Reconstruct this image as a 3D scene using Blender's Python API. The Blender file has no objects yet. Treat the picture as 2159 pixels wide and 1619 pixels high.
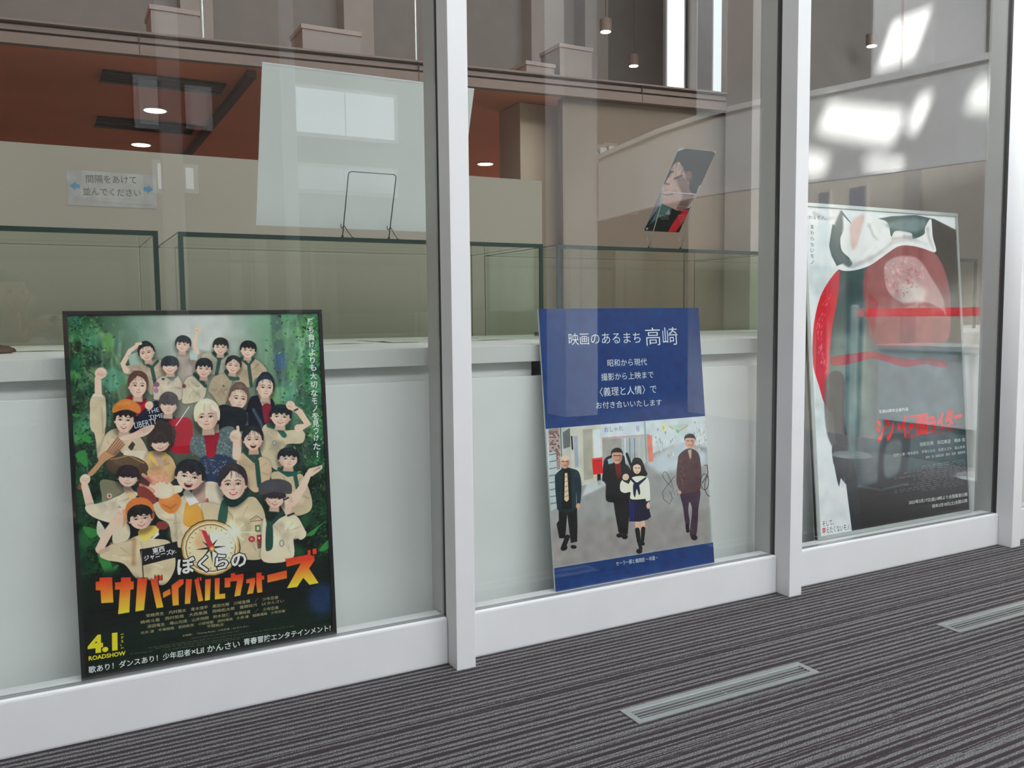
import bpy, bmesh, math, random
import numpy as np
from mathutils import Vector, Matrix, Euler

# ------------------------------------------------------------------ camera
FPX, YAW, PITCH, ROLL, CAMD, CAMH = 1807.47, 0.48731, 0.07989, -0.01017, 2.7007, 1.22
scene = bpy.context.scene
COL = scene.collection


def cam_axes():
    cy, sy = math.cos(YAW), math.sin(YAW)
    cp, sp = math.cos(PITCH), math.sin(PITCH)
    fwd = Vector((sy * cp, cy * cp, -sp))
    right = Vector((cy, -sy, 0))
    up = right.cross(fwd)
    c, s = math.cos(ROLL), math.sin(ROLL)
    return c * right + s * up, -s * right + c * up, fwd


RIGHT, UP, FWD = cam_axes()
CAMP = Vector((0, -CAMD, CAMH))
cam_data = bpy.data.cameras.new('viewpoint')
cam_data.sensor_fit = 'HORIZONTAL'
cam_data.sensor_width = 36.0
cam_data.lens = FPX / 2159 * 36.0
cam_data.clip_start = 0.05
cam_data.clip_end = 200
cam = bpy.data.objects.new('viewpoint', cam_data)
COL.objects.link(cam)
cam.matrix_world = Matrix.Translation(CAMP) @ Matrix((RIGHT, UP, -FWD)).transposed().to_4x4()
scene.camera = cam

# ------------------------------------------------------------------ world, sun, large lights, exposure
scene.view_settings.view_transform = 'Standard'
scene.view_settings.look = 'None'
scene.view_settings.exposure = -0.12
scene.view_settings.gamma = 1.0
scene.view_settings.use_curve_mapping = False
scene.cycles.transparent_max_bounces = 32
scene.cycles.max_bounces = 8

world = bpy.data.worlds.new('world')
scene.world = world
world.use_nodes = True
bg = world.node_tree.nodes['Background']
bg.inputs[0].default_value = (0.80, 0.90, 1.0, 1)
bg.inputs[1].default_value = 1.3

sun_d = bpy.data.lights.new('sun', 'SUN')
sun_d.energy = 60.0
sun_d.angle = math.radians(0.9)
sun_d.color = (1.0, 0.97, 0.92)
sun = bpy.data.objects.new('sun', sun_d)
COL.objects.link(sun)
sun.location = (-4, 4, 12)
SUN_DIR = Vector((0.62, -0.30, -0.72)).normalized()
sun.rotation_euler = SUN_DIR.to_track_quat('-Z', 'Y').to_euler()


def area(name, loc, target, sx, sy, power, color):
    d = bpy.data.lights.new(name, 'AREA')
    d.shape = 'RECTANGLE'
    d.size, d.size_y = sx, sy
    d.energy = power
    d.color = color
    o = bpy.data.objects.new(name, d)
    COL.objects.link(o)
    o.location = loc
    o.rotation_euler = (Vector(target) - Vector(loc)).to_track_quat('-Z', 'Y').to_euler()
    return o


# added area lamps stand in for unseen hall daylight, above what the glass mirrors
area('hall_daylight_fill', (3.0, -8.2, 7.6), (1.9, -0.2, 0.8), 12.0, 2.2, 1000, (0.95, 0.975, 1.0))
area('overhead_daylight_fill', (2.5, -4.0, 8.3), (2.5, -3.6, 0), 9.0, 4.0, 520, (0.93, 0.97, 1.0))
# added fill lamp over the gallery behind the glass, no fixture there
area('gallery_fill', (2.6, 1.35, 6.2), (2.6, 1.4, 0), 8.0, 1.2, 62, (1.0, 0.95, 0.88))
b_ = area('balustrade_fill', (0.4, -0.9, 8.2), (6.0, -2.6, 2.7), 1.6, 1.6, 1150, (0.95, 0.98, 1.0))  # added lamp that only brightens the balustrade
b_.data.spread = math.radians(45)


# ------------------------------------------------------------------ helpers
def lin(c):
    r = []
    for v in c[:3]:
        v = v / 255.0
        r.append(v / 12.92 if v <= 0.04045 else ((v + 0.055) / 1.055) ** 2.4)
    return tuple(r)


def new_mat(name):
    m = bpy.data.materials.new(name)
    m.use_nodes = True
    return m, m.node_tree.nodes, m.node_tree.links, m.node_tree.nodes['Principled BSDF']


def mat(name, col, rough=0.5, metal=0.0, var=0.06, scale=6.0, bump=0.0, bscale=200.0, spec=0.5, coat=0.0):
    """procedural paint / plastic / metal with a slight tonal drift and fine relief; col is linear"""
    m, N, L, b = new_mat(name)
    b.inputs['Roughness'].default_value = rough
    b.inputs['Metallic'].default_value = metal
    b.inputs['Specular IOR Level'].default_value = spec
    b.inputs['Coat Weight'].default_value = coat
    tc = N.new('ShaderNodeTexCoord')
    n = N.new('ShaderNodeTexNoise')
    n.inputs['Scale'].default_value = scale
    n.inputs['Detail'].default_value = 4
    L.new(tc.outputs['Object'], n.inputs['Vector'])
    r = N.new('ShaderNodeValToRGB')
    r.color_ramp.elements[0].position = 0.3
    r.color_ramp.elements[1].position = 0.7
    r.color_ramp.elements[0].color = tuple(max(0, c * (1 - var)) for c in col) + (1,)
    r.color_ramp.elements[1].color = tuple(min(1, c * (1 + var)) for c in col) + (1,)
    L.new(n.outputs['Fac'], r.inputs['Fac'])
    L.new(r.outputs['Color'], b.inputs['Base Color'])
    if bump > 0:
        n2 = N.new('ShaderNodeTexNoise')
        n2.inputs['Scale'].default_value = bscale
        L.new(tc.outputs['Object'], n2.inputs['Vector'])
        bp = N.new('ShaderNodeBump')
        bp.inputs['Strength'].default_value = bump
        bp.inputs['Distance'].default_value = 0.002
        L.new(n2.outputs['Fac'], bp.inputs['Height'])
        L.new(bp.outputs['Normal'], b.inputs['Normal'])
    return m


def glass_mat(name, tint, r0=0.05, power=4.2, rmax=0.75, gcol=(1, 1, 1)):
    """thin clear sheet: transparent, with mirror reflection that grows towards grazing angles"""
    m, N, L, b = new_mat(name)
    N.remove(b)
    out = N['Material Output']
    t = N.new('ShaderNodeBsdfTransparent')
    t.inputs[0].default_value = tint + (1,)
    g = N.new('ShaderNodeBsdfGlossy')
    g.inputs['Color'].default_value = gcol + (1,)
    g.inputs['Roughness'].default_value = 0.0
    lw = N.new('ShaderNodeLayerWeight')
    lw.inputs['Blend'].default_value = 0.5
    p = N.new('ShaderNodeMath')
    p.operation = 'POWER'
    p.inputs[1].default_value = power
    L.new(lw.outputs['Facing'], p.inputs[0])
    ma = N.new('ShaderNodeMath')
    ma.operation = 'MULTIPLY_ADD'
    ma.inputs[1].default_value = rmax
    ma.inputs[2].default_value = r0
    L.new(p.outputs[0], ma.inputs[0])
    mx = N.new('ShaderNodeMixShader')
    L.new(ma.outputs[0], mx.inputs['Fac'])
    L.new(t.outputs[0], mx.inputs[1])
    L.new(g.outputs[0], mx.inputs[2])
    L.new(mx.outputs[0], out.inputs['Surface'])
    return m


def emit(name, col, s):
    m, N, L, b = new_mat(name)
    N.remove(b)
    e = N.new('ShaderNodeEmission')
    e.inputs[0].default_value = col + (1,)
    e.inputs[1].default_value = s
    L.new(e.outputs[0], N['Material Output'].inputs['Surface'])
    return m


def box(bm, x0, x1, y0, y1, z0, z1, bev=0.0):
    vs = [bm.verts.new((x, y, z)) for z in (z0, z1) for y in (y0, y1) for x in (x0, x1)]
    fs = [(0, 2, 3, 1), (4, 5, 7, 6), (0, 1, 5, 4), (2, 6, 7, 3), (0, 4, 6, 2), (1, 3, 7, 5)]
    faces = [bm.faces.new([vs[i] for i in f]) for f in fs]
    if bev > 0:
        es = list({e for f in faces for e in f.edges})
        bmesh.ops.bevel(bm, geom=es, offset=bev, segments=2, profile=0.7, affect='EDGES')
    return vs


def prism(bm, pts, y0, y1):
    """extrude a closed (x,z) outline along y"""
    a = [bm.verts.new((x, y0, z)) for x, z in pts]
    b = [bm.verts.new((x, y1, z)) for x, z in pts]
    n = len(pts)
    bm.faces.new(a)
    bm.faces.new(list(reversed(b)))
    for i in range(n):
        bm.faces.new((a[i], b[i], b[(i + 1) % n], a[(i + 1) % n]))
    bmesh.ops.recalc_face_normals(bm, faces=bm.faces[:])


def cyl(bm, p, r0, r1, h, seg=24):
    """lathe along z from point p"""
    a = [bm.verts.new((p[0] + r0 * math.cos(2 * math.pi * i / seg), p[1] + r0 * math.sin(2 * math.pi * i / seg), p[2])) for i in range(seg)]
    b = [bm.verts.new((p[0] + r1 * math.cos(2 * math.pi * i / seg), p[1] + r1 * math.sin(2 * math.pi * i / seg), p[2] + h)) for i in range(seg)]
    bm.faces.new(list(reversed(a)))
    bm.faces.new(b)
    for i in range(seg):
        bm.faces.new((a[i], a[(i + 1) % seg], b[(i + 1) % seg], b[i]))


def tube(bm, pts, r, seg=8):
    pts = [Vector(p) for p in pts]
    rings = []
    for i, p in enumerate(pts):
        d = (pts[min(i + 1, len(pts) - 1)] - pts[max(i - 1, 0)]).normalized()
        a = d.orthogonal().normalized()
        if rings:
            a = (rings[-1][1] - d * rings[-1][1].dot(d)).normalized()
        b = d.cross(a)
        rings.append(([bm.verts.new(p + r * (math.cos(2 * math.pi * k / seg) * a + math.sin(2 * math.pi * k / seg) * b)) for k in range(seg)], a))
    for (r0, _), (r1, _) in zip(rings, rings[1:]):
        for k in range(seg):
            bm.faces.new((r0[k], r0[(k + 1) % seg], r1[(k + 1) % seg], r1[k]))
    bm.faces.new(list(reversed(rings[0][0])))
    bm.faces.new(rings[-1][0])


def obj(name, bm, m, parent=None, smooth=False):
    me = bpy.data.meshes.new(name)
    bm.to_mesh(me)
    bm.free()
    if smooth:
        for f in me.polygons:
            f.use_smooth = True
    if m:
        me.materials.append(m)
    o = bpy.data.objects.new(name, me)
    COL.objects.link(o)
    if parent:
        o.parent = parent
    return o


def bx(name, m, dims, parent=None, bev=0.0):
    bm = bmesh.new()
    box(bm, *dims, bev=bev)
    return obj(name, bm, m, parent)


def thing(name, label, cat, loc=(0, 0, 0), group=None, rot=None):
    o = bpy.data.objects.new(name, None)
    o.empty_display_size = 0.1
    COL.objects.link(o)
    o.location = loc
    if rot is not None:
        o.rotation_euler = rot
    o['label'] = label
    o['category'] = cat
    if group:
        o['group'] = group
    return o


def tag(o, label, cat, group=None):
    o['label'] = label
    o['category'] = cat
    if group:
        o['group'] = group
    return o


def struct(o, label=None):
    o['kind'] = 'structure'
    if label:
        o['label'] = label
    return o


def sbx(name, m, dims, label=None, bev=0.0):
    return struct(bx(name, m, dims, bev=bev), label)


# ------------------------------------------------------------------ materials
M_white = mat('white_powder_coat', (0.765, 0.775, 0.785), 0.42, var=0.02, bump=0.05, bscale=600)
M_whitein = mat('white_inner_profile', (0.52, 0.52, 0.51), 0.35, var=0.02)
M_gasket = mat('dark_rubber_gasket', (0.055, 0.055, 0.055), 0.6)
M_glass = glass_mat('clear_facade_glass', (0.972, 0.985, 0.978), 0.045, 3.0, 0.62)
M_caseglass = glass_mat('showcase_glass', (0.955, 0.975, 0.95), 0.03, 4.0, 0.6)
M_caseedge = mat('dark_green_glass_edge', (0.018, 0.040, 0.034), 0.25)
M_board = mat('white_cabinet_laminate', (0.80, 0.82, 0.81), 0.55, var=0.02)
M_top = mat('white_countertop', (0.66, 0.68, 0.66), 0.5, var=0.02)
M_dark = mat('dark_void_paint', (0.02, 0.02, 0.022), 0.8)
M_cream = mat('cream_partition_paint', (0.36, 0.32, 0.268), 0.85, var=0.03, scale=1.5)
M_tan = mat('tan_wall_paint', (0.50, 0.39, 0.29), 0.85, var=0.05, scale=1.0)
M_orange = mat('brick_orange_ceiling_paint', (0.74, 0.25, 0.13), 0.85, var=0.10, scale=0.8)
M_fascia = mat('brown_fascia_paint', (0.24, 0.17, 0.142), 0.7, var=0.04)
M_fasciad = mat('dark_brown_shadow_gap', (0.10, 0.055, 0.045), 0.8)
M_greywall = mat('warm_grey_wall', (0.24, 0.215, 0.20), 0.9, var=0.05)
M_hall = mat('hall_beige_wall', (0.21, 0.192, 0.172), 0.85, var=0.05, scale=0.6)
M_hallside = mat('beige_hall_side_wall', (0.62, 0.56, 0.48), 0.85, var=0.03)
M_navy = mat('navy_door', (0.012, 0.018, 0.03), 0.4)
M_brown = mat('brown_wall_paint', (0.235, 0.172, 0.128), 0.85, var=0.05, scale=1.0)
M_pillar = mat('warm_grey_pillar', (0.36, 0.32, 0.295), 0.85, var=0.04)
M_boxgrey = mat('grey_card', (0.30, 0.275, 0.26), 0.8, var=0.05)
M_hallwhite = mat('hall_white_paint', (0.80, 0.81, 0.82), 0.6, var=0.02)
M_alu = mat('brushed_aluminium', (0.33, 0.355, 0.35), 0.45, metal=0.55, var=0.05, scale=30, bump=0.1, bscale=300)
M_slat = mat('aluminium_slat', (0.34, 0.35, 0.35), 0.45, metal=0.5, var=0.05)
M_blackframe = mat('black_picture_frame', (0.012, 0.014, 0.014), 0.35)
M_silver = mat('silver_poster_frame', (0.55, 0.60, 0.59), 0.35, metal=0.5)
M_foam = mat('white_foam_board', (0.72, 0.76, 0.74), 0.7, var=0.02)
M_wire = mat('dark_chrome_wire', (0.10, 0.11, 0.11), 0.3, metal=0.8)
M_wire2 = mat('bright_steel_wire', (0.62, 0.62, 0.60), 0.3, metal=0.7)
M_foot = mat('black_rubber_foot', (0.012, 0.012, 0.013), 0.6)
M_paper = mat('aged_white_paper', (0.66, 0.65, 0.60), 0.8, var=0.05, scale=12)
M_blk = mat('matt_black_board', (0.02, 0.022, 0.024), 0.5)
M_red = mat('red_belt_webbing', (0.62, 0.03, 0.035), 0.6)
M_lamp = emit('lamp_glow', (1.0, 0.95, 0.85), 14.0)
M_window = emit('daylight_pane', (0.85, 0.95, 1.0), 2.6)
M_windowdim = emit('daylight_pane_soft', (0.86, 0.94, 0.96), 1.1)


def carpet_mat():
    m, N, L, b = new_mat('ribbed_charcoal_carpet')
    b.inputs['Roughness'].default_value = 0.95
    b.inputs['Specular IOR Level'].default_value = 0.15
    tc = N.new('ShaderNodeTexCoord')
    sx = N.new('ShaderNodeSeparateXYZ')
    L.new(tc.outputs['Object'], sx.inputs[0])

    def M(op, a, bb=None, c=None):
        n = N.new('ShaderNodeMath')
        n.operation = op
        for i, v in enumerate((a, bb, c)):
            if v is None:
                continue
            if hasattr(v, 'links'):
                L.new(v, n.inputs[i])
            else:
                n.inputs[i].default_value = v
        return n.outputs[0]
    X, Y = sx.outputs[0], sx.outputs[1]
    # broad sheets, each with a slightly different run of yarn
    tx = M('FLOOR', M('DIVIDE', M('ADD', X, M('MULTIPLY', Y, 0.0)), 1.08))
    seed = M('MULTIPLY', M('SINE', M('MULTIPLY', tx, 12.9)), 0.0045)
    wob = N.new('ShaderNodeTexNoise')
    wob.inputs['Scale'].default_value = 9
    L.new(tc.outputs['Object'], wob.inputs['Vector'])
    Yw = M('ADD', Y, M('MULTIPLY', M('SUBTRACT', wob.outputs['Fac'], 0.5), 0.004))
    per = M('SINE', M('MULTIPLY', Yw, 2 * math.pi / 0.0268))
    n1 = N.new('ShaderNodeTexNoise')
    n1.noise_dimensions = '1D'
    n1.inputs['Scale'].default_value = 70
    n1.inputs['Detail'].default_value = 1.5
    L.new(M('ADD', Yw, seed), n1.inputs['W'])
    # yarn fleck: fine tufts, slightly longer across the rib
    mp = N.new('ShaderNodeMapping')
    mp.inputs['Scale'].default_value = (330, 210, 1)
    L.new(tc.outputs['Object'], mp.inputs['Vector'])
    fl = N.new('ShaderNodeTexNoise')
    fl.inputs['Scale'].default_value = 1.0
    fl.inputs['Detail'].default_value = 2
    L.new(mp.outputs[0], fl.inputs['Vector'])
    mp2 = N.new('ShaderNodeMapping')
    mp2.inputs['Scale'].default_value = (26, 150, 1)
    L.new(tc.outputs['Object'], mp2.inputs['Vector'])
    dr = N.new('ShaderNodeTexNoise')
    dr.inputs['Scale'].default_value = 1.0
    L.new(mp2.outputs[0], dr.inputs['Vector'])
    sig = M('ADD', M('MULTIPLY', per, 0.20), M('MULTIPLY', M('SUBTRACT', n1.outputs['Fac'], 0.515), 1.6))
    sig = M('ADD', sig, M('MULTIPLY', M('SUBTRACT', fl.outputs['Fac'], 0.5), 0.30))
    sig = M('ADD', sig, M('MULTIPLY', M('SUBTRACT', dr.outputs['Fac'], 0.5), 0.35))
    band = N.new('ShaderNodeMapRange')
    band.inputs['From Min'].default_value = -0.07
    band.inputs['From Max'].default_value = 0.09
    L.new(sig, band.inputs['Value'])
    fr = N.new('ShaderNodeValToRGB')
    fr.color_ramp.elements[0].position = 0.38
    fr.color_ramp.elements[0].color = (0.050, 0.047, 0.049, 1)
    fr.color_ramp.elements[1].position = 0.66
    fr.color_ramp.elements[1].color = (0.235, 0.242, 0.234, 1)
    L.new(fl.outputs['Fac'], fr.inputs['Fac'])
    mx = N.new('ShaderNodeMix')
    mx.data_type = 'RGBA'
    L.new(band.outputs[0], mx.inputs['Factor'])
    mx.inputs['A'].default_value = (0.034, 0.027, 0.032, 1)
    L.new(fr.outputs['Color'], mx.inputs['B'])
    L.new(mx.outputs['Result'], b.inputs['Base Color'])
    bp = N.new('ShaderNodeBump')
    bp.inputs['Strength'].default_value = 0.5
    bp.inputs['Distance'].default_value = 0.003
    L.new(sig, bp.inputs['Height'])
    L.new(bp.outputs['Normal'], b.inputs['Normal'])
    return m


M_carpet = carpet_mat()
GAIN_A, GAIN_B, GAIN_C, GAIN_D, GAIN_N = (0.66, 0.018), (0.66, 0.045), (0.66, 0.05), (0.46, 0.04), (0.46, 0.035)
# ------------------------------------------------------------------ the setting
HT = 8.6                      # roof height of the hall
FT = 6.6                      # top of the glazing
MX = [-0.396, 1.1666, 2.7296, 4.2938, 5.857]
MW = 0.0715
VENTS = [(1.480, 2.236), (2.976, 3.732)]
VY0, VY1 = -0.694, -0.594


def holed_slab(name, m, xs, ys, holes, z0, z1):
    """slab cut into cells; the cells listed as holes are left open"""
    bm = bmesh.new()
    for i in range(len(xs) - 1):
        for j in range(len(ys) - 1):
            cx, cy = (xs[i] + xs[i + 1]) / 2, (ys[j] + ys[j + 1]) / 2
            if any(h[0] < cx < h[1] and h[2] < cy < h[3] for h in holes):
                continue
            box(bm, xs[i], xs[i + 1], ys[j], ys[j + 1], z0, z1)
    return struct(obj(name, bm, m))


hv = [(a + 0.022, b - 0.022, VY0 + 0.02, VY1 - 0.02) for a, b in VENTS]
xs = sorted({-8, 18} | {v for h in hv for v in h[:2]})
ys = sorted({-9.2, 0.1} | {v for h in hv for v in h[2:]})
holed_slab('floor', M_carpet, xs, ys, hv, -0.05, 0.0)
sbx('floor_gallery', M_greywall, (-5, 14, 0.1, 8.2, -0.05, 0.0))
sbx('subfloor', M_dark, (-8, 18, -9.2, 8.2, -0.12, -0.05))

# unseen roof, its openings placed to throw sun patches on balustrade and pillar
rh = [(0.754, 0.995, -0.16, 0.54), (0.87, 1.11, 0.60, 0.95), (1.03, 1.225, 1.0, 1.3), (0.577, 0.655, 0.38, 0.73), (0.707, 0.785, 0.88, 1.08), (0.44, 0.61, -0.2, 0.05),
      (2.61, 2.95, -0.86, -0.46), (3.21, 3.56, -1.15, -0.75)]
xs = sorted({-8.0, 18.0} | {v for h in rh for v in h[:2]})
ys = sorted({-9.2, 8.2} | {v for h in rh for v in h[2:]})
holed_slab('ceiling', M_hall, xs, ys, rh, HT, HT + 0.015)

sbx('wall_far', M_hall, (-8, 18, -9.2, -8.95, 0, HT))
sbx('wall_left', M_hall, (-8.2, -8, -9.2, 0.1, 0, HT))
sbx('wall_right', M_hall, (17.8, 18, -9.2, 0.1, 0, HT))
sbx('wall_gallery_left', M_tan, (-5.1, -5, 0.1, 8.2, 0, HT))
sbx('wall_gallery_right', M_tan, (13.9, 14, 0.1, 8.2, 0, HT))
sbx('wall_back', M_orange, (-5, 14, 8.0, 8.2, 0, 2.635))
sbx('wall_back_upper', M_greywall, (-5, 14, 5.0, 5.15, 2.757, HT))
sbx('wall_gallery', M_greywall, (5.15, 13.9, 3.0, 3.12, 0, HT))
sbx('wall_partition', M_cream, (-4.9, 2.715, 2.0, 2.10, 0, 2.052), 'cream free-standing partition behind the glass showcases')

# facade: white mullions (outer box, rubber line, inner box) and the sill between them
for i, x in enumerate(MX):
    t = sbx('trim_%d' % (i + 1), M_white, (x, x + MW, -0.0745, 0.015, 0, FT), 'white metal window mullion', bev=0.003)
    bx('gasket', M_gasket, (x + 0.006, x + MW - 0.006, 0.015, 0.046, 0.16, FT), t)
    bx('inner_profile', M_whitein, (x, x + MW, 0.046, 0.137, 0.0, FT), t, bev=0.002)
for i in range(len(MX) - 1):
    a, b = MX[i] + MW + 0.0008, MX[i + 1] - 0.0008
    s = sbx('baseboard_%d' % (i + 1), M_white, (a, b, 0.0, 0.100, 0, 0.165), 'white metal sill below the window', bev=0.007)
    bx('glazing_strip', M_slat, (a, b, 0.017, 0.044, 0.160, 0.1656), s)
    bx('glazing_bead', M_white, (a, b, 0.0445, 0.052, 0.160, 0.1660), s)
    w = sbx('window_%d' % (i + 1), M_glass, (a + 0.001, b - 0.001, 0.026, 0.034, 0.166, FT), 'tall clear window pane')

sbx('trim_7', M_white, (-0.5, 6.0, -0.08, 0.14, FT + 0.001, FT + 0.12), 'white metal head rail of the facade', bev=0.003)
# brown floor edge (fascia) of the upper storey with its orange underside
fa = math.atan2(2.03 - 2.5, 4.25 + 0.18)
FR = Matrix.Translation((-0.18, 2.5, 0)) @ Matrix.Rotation(fa, 4, 'Z')
slab = bmesh.new()
box(slab, -4.7, 4.62, 0.03, 7.0, 2.640, 2.755)
so = struct(obj('ceiling_soffit', slab, M_orange), 'orange-brown soffit behind the fascia')
so.matrix_world = FR


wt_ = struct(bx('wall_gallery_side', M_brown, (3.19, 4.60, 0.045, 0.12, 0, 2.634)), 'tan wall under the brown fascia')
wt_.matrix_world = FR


def fascia(name, m, y0, y1, z0, z1, x0=-4.7, x1=4.62):
    bm = bmesh.new()
    box(bm, x0, x1, y0, y1, z0, z1)
    o = obj(name, bm, m)
    return o


ft = fascia('trim_6', M_fascia, -0.02, 0.03, 2.635, 2.690)
struct(ft, 'brown moulded fascia of the upper floor edge')
ft.matrix_world = FR
for nm, m_, y0, y1, z0, z1 in (('shadow_gap', M_fasciad, 0.01, 0.03, 2.690, 2.705), ('fascia_band', M_fascia, -0.01, 0.03, 2.705, 2.732),
                               ('shadow_gap', M_fasciad, 0.01, 0.03, 2.732, 2.746), ('fascia_cap', M_fascia, -0.03, 0.03, 2.746, 2.757)):
    o = fascia(nm, m_, y0, y1, z0, z1)
    o.parent = ft
for k in range(6):
    bx('fascia_joint', M_fasciad, (-4 + 1.55 * k, -3.996 + 1.55 * k, -0.022, 0.0, 2.64, 2.755), ft)

# tan column standing right of the partition, pale column closing the fascia
c1 = sbx('column', M_tan, (2.80, 3.10, 2.43, 2.73, 0, 2.634), 'tan square column beside the cream partition')
c2 = sbx('column', M_pillar, (4.22, 4.50, 1.76, 2.02, 0, HT), 'pale column at the end of the brown fascia')

DOORS = [(-3.56, -3.42), (-3.18, -2.98)]
# hall columns that the glass mirrors
for k, (a, b) in enumerate([(5.34, 5.79), (7.79, 8.38), (0.95, 1.13), (2.09, 2.21), (-2.6, -2.1), (11.2, 11.8)]):
    o = sbx('column', M_hallwhite, (a, b, -5.94 - (b - a), -5.94, 0, HT), 'white hall column mirrored faintly in the glass')
cw = sbx('column', M_hallwhite, (7.0, 7.7, -3.03, -2.37, 0, HT), 'wide white pillar mirrored above the balustrade')
bx('pillar_joint', M_fasciad, (6.994, 7.0, -2.72, -2.71, 0, HT), cw)

# windows and dark doorways of the far hall wall (mirrored)
fw = [(2.92, 4.35, 3.70, 4.28, 1), (2.86, 4.33, 2.95, 3.25, 0), (1.20, 1.31, 2.84, 3.15, 1), (1.53, 1.64, 2.86, 3.12, 1),
      (8.15, 8.51, 2.91, 3.14, 1), (1.02, 1.29, 3.62, 4.16, 0), (1.62, 1.84, 3.66, 4.1, 0), (12.2, 12.34, 2.6, 3.2, 1),
      (7.55, 7.62, 3.62, 3.70, 1), (7.66, 7.78, 3.66, 3.80, 1), (7.81, 7.95, 3.68, 3.88, 1), (7.98, 8.10, 3.74, 3.92, 1), (7.2, 7.5, 4.02, 4.08, 0)]
for k, (x0, x1, z0, z1, br) in enumerate(fw):
    w = sbx('window_%d' % (k + 10), M_hallwhite, (x0 - 0.05, x1 + 0.05, -8.95, -8.90, z0 - 0.05, z1 + 0.05), 'small hall window mirrored in the glass')
    n = 2 if x1 - x0 > 0.3 else 1
    for j in range(n):
        d = (x1 - x0) / n
        bx('pane', M_window if br else M_windowdim, (x0 + j * d + 0.01, x0 + (j + 1) * d - 0.01, -8.90, -8.89, z0, z1), w)
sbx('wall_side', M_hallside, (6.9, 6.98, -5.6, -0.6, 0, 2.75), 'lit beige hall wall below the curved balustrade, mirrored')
for k, (y0, y1) in enumerate(DOORS):
    d = sbx('door_%d' % (k + 1), M_navy, (6.884, 6.9, y0, y1, 0, 2.42), 'dark doorway below the balustrade, mirrored in the right window')
    bx('door_frame', M_pillar, (6.875, 6.9, y0 - 0.02, y0, 0, 2.44), d)
    bx('door_frame', M_pillar, (6.875, 6.9, y1, y1 + 0.02, 0, 2.44), d)
sbx('pilaster', M_pillar, (6.86, 6.9, -2.55, -2.38, 0, 2.75), 'grey pilaster on the beige hall wall, mirrored')

# glowing strips added in place of sunlit columns mirrored in the glass
for k, (x0, x1, m_) in enumerate([(6.017, 6.235, M_window), (6.66, 6.86, M_windowdim)]):
    w = sbx('window_%d' % (k + 20), M_hallwhite, (x0 - 0.03, x1 + 0.03, 4.96, 5.0, 2.8, 6.0), 'narrow glowing strip standing in for a sunlit column, upper gallery wall')
    bx('pane', m_, (x0, x1, 4.95, 4.96, 2.8, 5.97), w)
for k, (x0, x1) in enumerate([(4.23, 4.60), (4.85, 5.13), (6.30, 6.50), (2.35, 2.62), (1.0, 1.25)]):
    sbx('pilaster', M_pillar, (x0, x1, 4.80, 5.0, 2.757, HT), 'pale pilaster on the upper gallery wall')

# white curved balustrade of the hall stair (mirrored): panel, cap, stanchions
bal = thing('balustrade', 'white curved balustrade with sun patches, mirrored in the right-hand window', 'balustrade', (6.0, -2.4, 2.36))
curve = [(6.26, -0.95), (6.15, -1.30), (6.03, -1.85), (5.90, -2.35), (5.80, -2.68), (5.62, -3.05), (5.52, -3.6), (5.55, -4.4), (5.68, -5.2), (5.80, -5.9)]


def ribbon(name, m, off0, off1, z0, z1, parent):
    bm = bmesh.new()
    ring = []
    n = len(curve)
    for i, (x, y) in enumerate(curve):
        a, b = curve[max(i - 1, 0)], curve[min(i + 1, n - 1)]
        t = Vector((b[0] - a[0], b[1] - a[1])).normalized()
        nn = Vector((t.y, -t.x))
        if nn.x > 0:
            nn = -nn
        p0, p1 = Vector((x, y)) + nn * off0, Vector((x, y)) + nn * off1
        ring.append([bm.verts.new((p.x, p.y, z)) for p, z in ((p0, z0), (p1, z0), (p1, z1), (p0, z1))])
    for r0, r1 in zip(ring, ring[1:]):
        for k in range(4):
            bm.faces.new((r0[k], r0[(k + 1) % 4], r1[(k + 1) % 4], r1[k]))
    bm.faces.new(ring[0])
    bm.faces.new(list(reversed(ring[-1])))
    bmesh.ops.recalc_face_normals(bm, faces=bm.faces[:])
    bmesh.ops.translate(bm, verts=bm.verts[:], vec=Vector((-6.0, 2.4, -2.36)))
    return obj(name, bm, m, parent)


ribbon('panel', M_hallwhite, -0.02, 0.02, 2.36, 3.045, bal)
ribbon('cap_rail', M_hallwhite, -0.05, 0.05, 3.052, 3.10, bal)
ribbon('bottom_rail', M_hallwhite, -0.03, 0.03, 2.33, 2.36, bal)
for i in (1, 3, 5, 7):
    bm = bmesh.new()
    x, y = curve[i]
    box(bm, x - 5.97, x - 5.93, y + 2.38, y + 2.42, 0.04, 0.72)
    obj('post', bm, M_hallwhite, bal)

# ------------------------------------------------------------------ cabinets and worktop
CF = 0.185          # worktop front
wt = tag(bx('countertop', M_top, (-2.2, 6.6, CF, 1.72, 1.042, 1.106), bev=0.002), 'long white countertop carrying the glass showcases', 'countertop')


def cabinet(x0, x1, label, ext=0.0):
    t = thing('display_cabinet', label, 'cabinet', (x0, CF, 0), 'white base cabinets under the countertop')
    w = x1 - x0
    bx('carcass', M_board, (0, w, 0.045, 1.5, 0.0, 1.041), t)
    bx('plinth', M_board, (0, w, 0.035, 0.045, 0.0, 0.10), t)
    bx('front_panel', M_board, (0.002 , w - 0.002 + ext, 0.012, 0.035, 0.10, 0.985), t, bev=0.0015)
    return t


cabinet(-2.15, -0.60, 'white base cabinet at far left behind the first poster bay')
cabinet(-0.55, 1.640, 'white base cabinet behind the framed jungle adventure poster', 0.080)
cabinet(1.722, 3.48, 'white base cabinet behind the blue street-photo panel')
cabinet(3.52, 5.30, 'white base cabinet behind the tall silver-framed poster')


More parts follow.
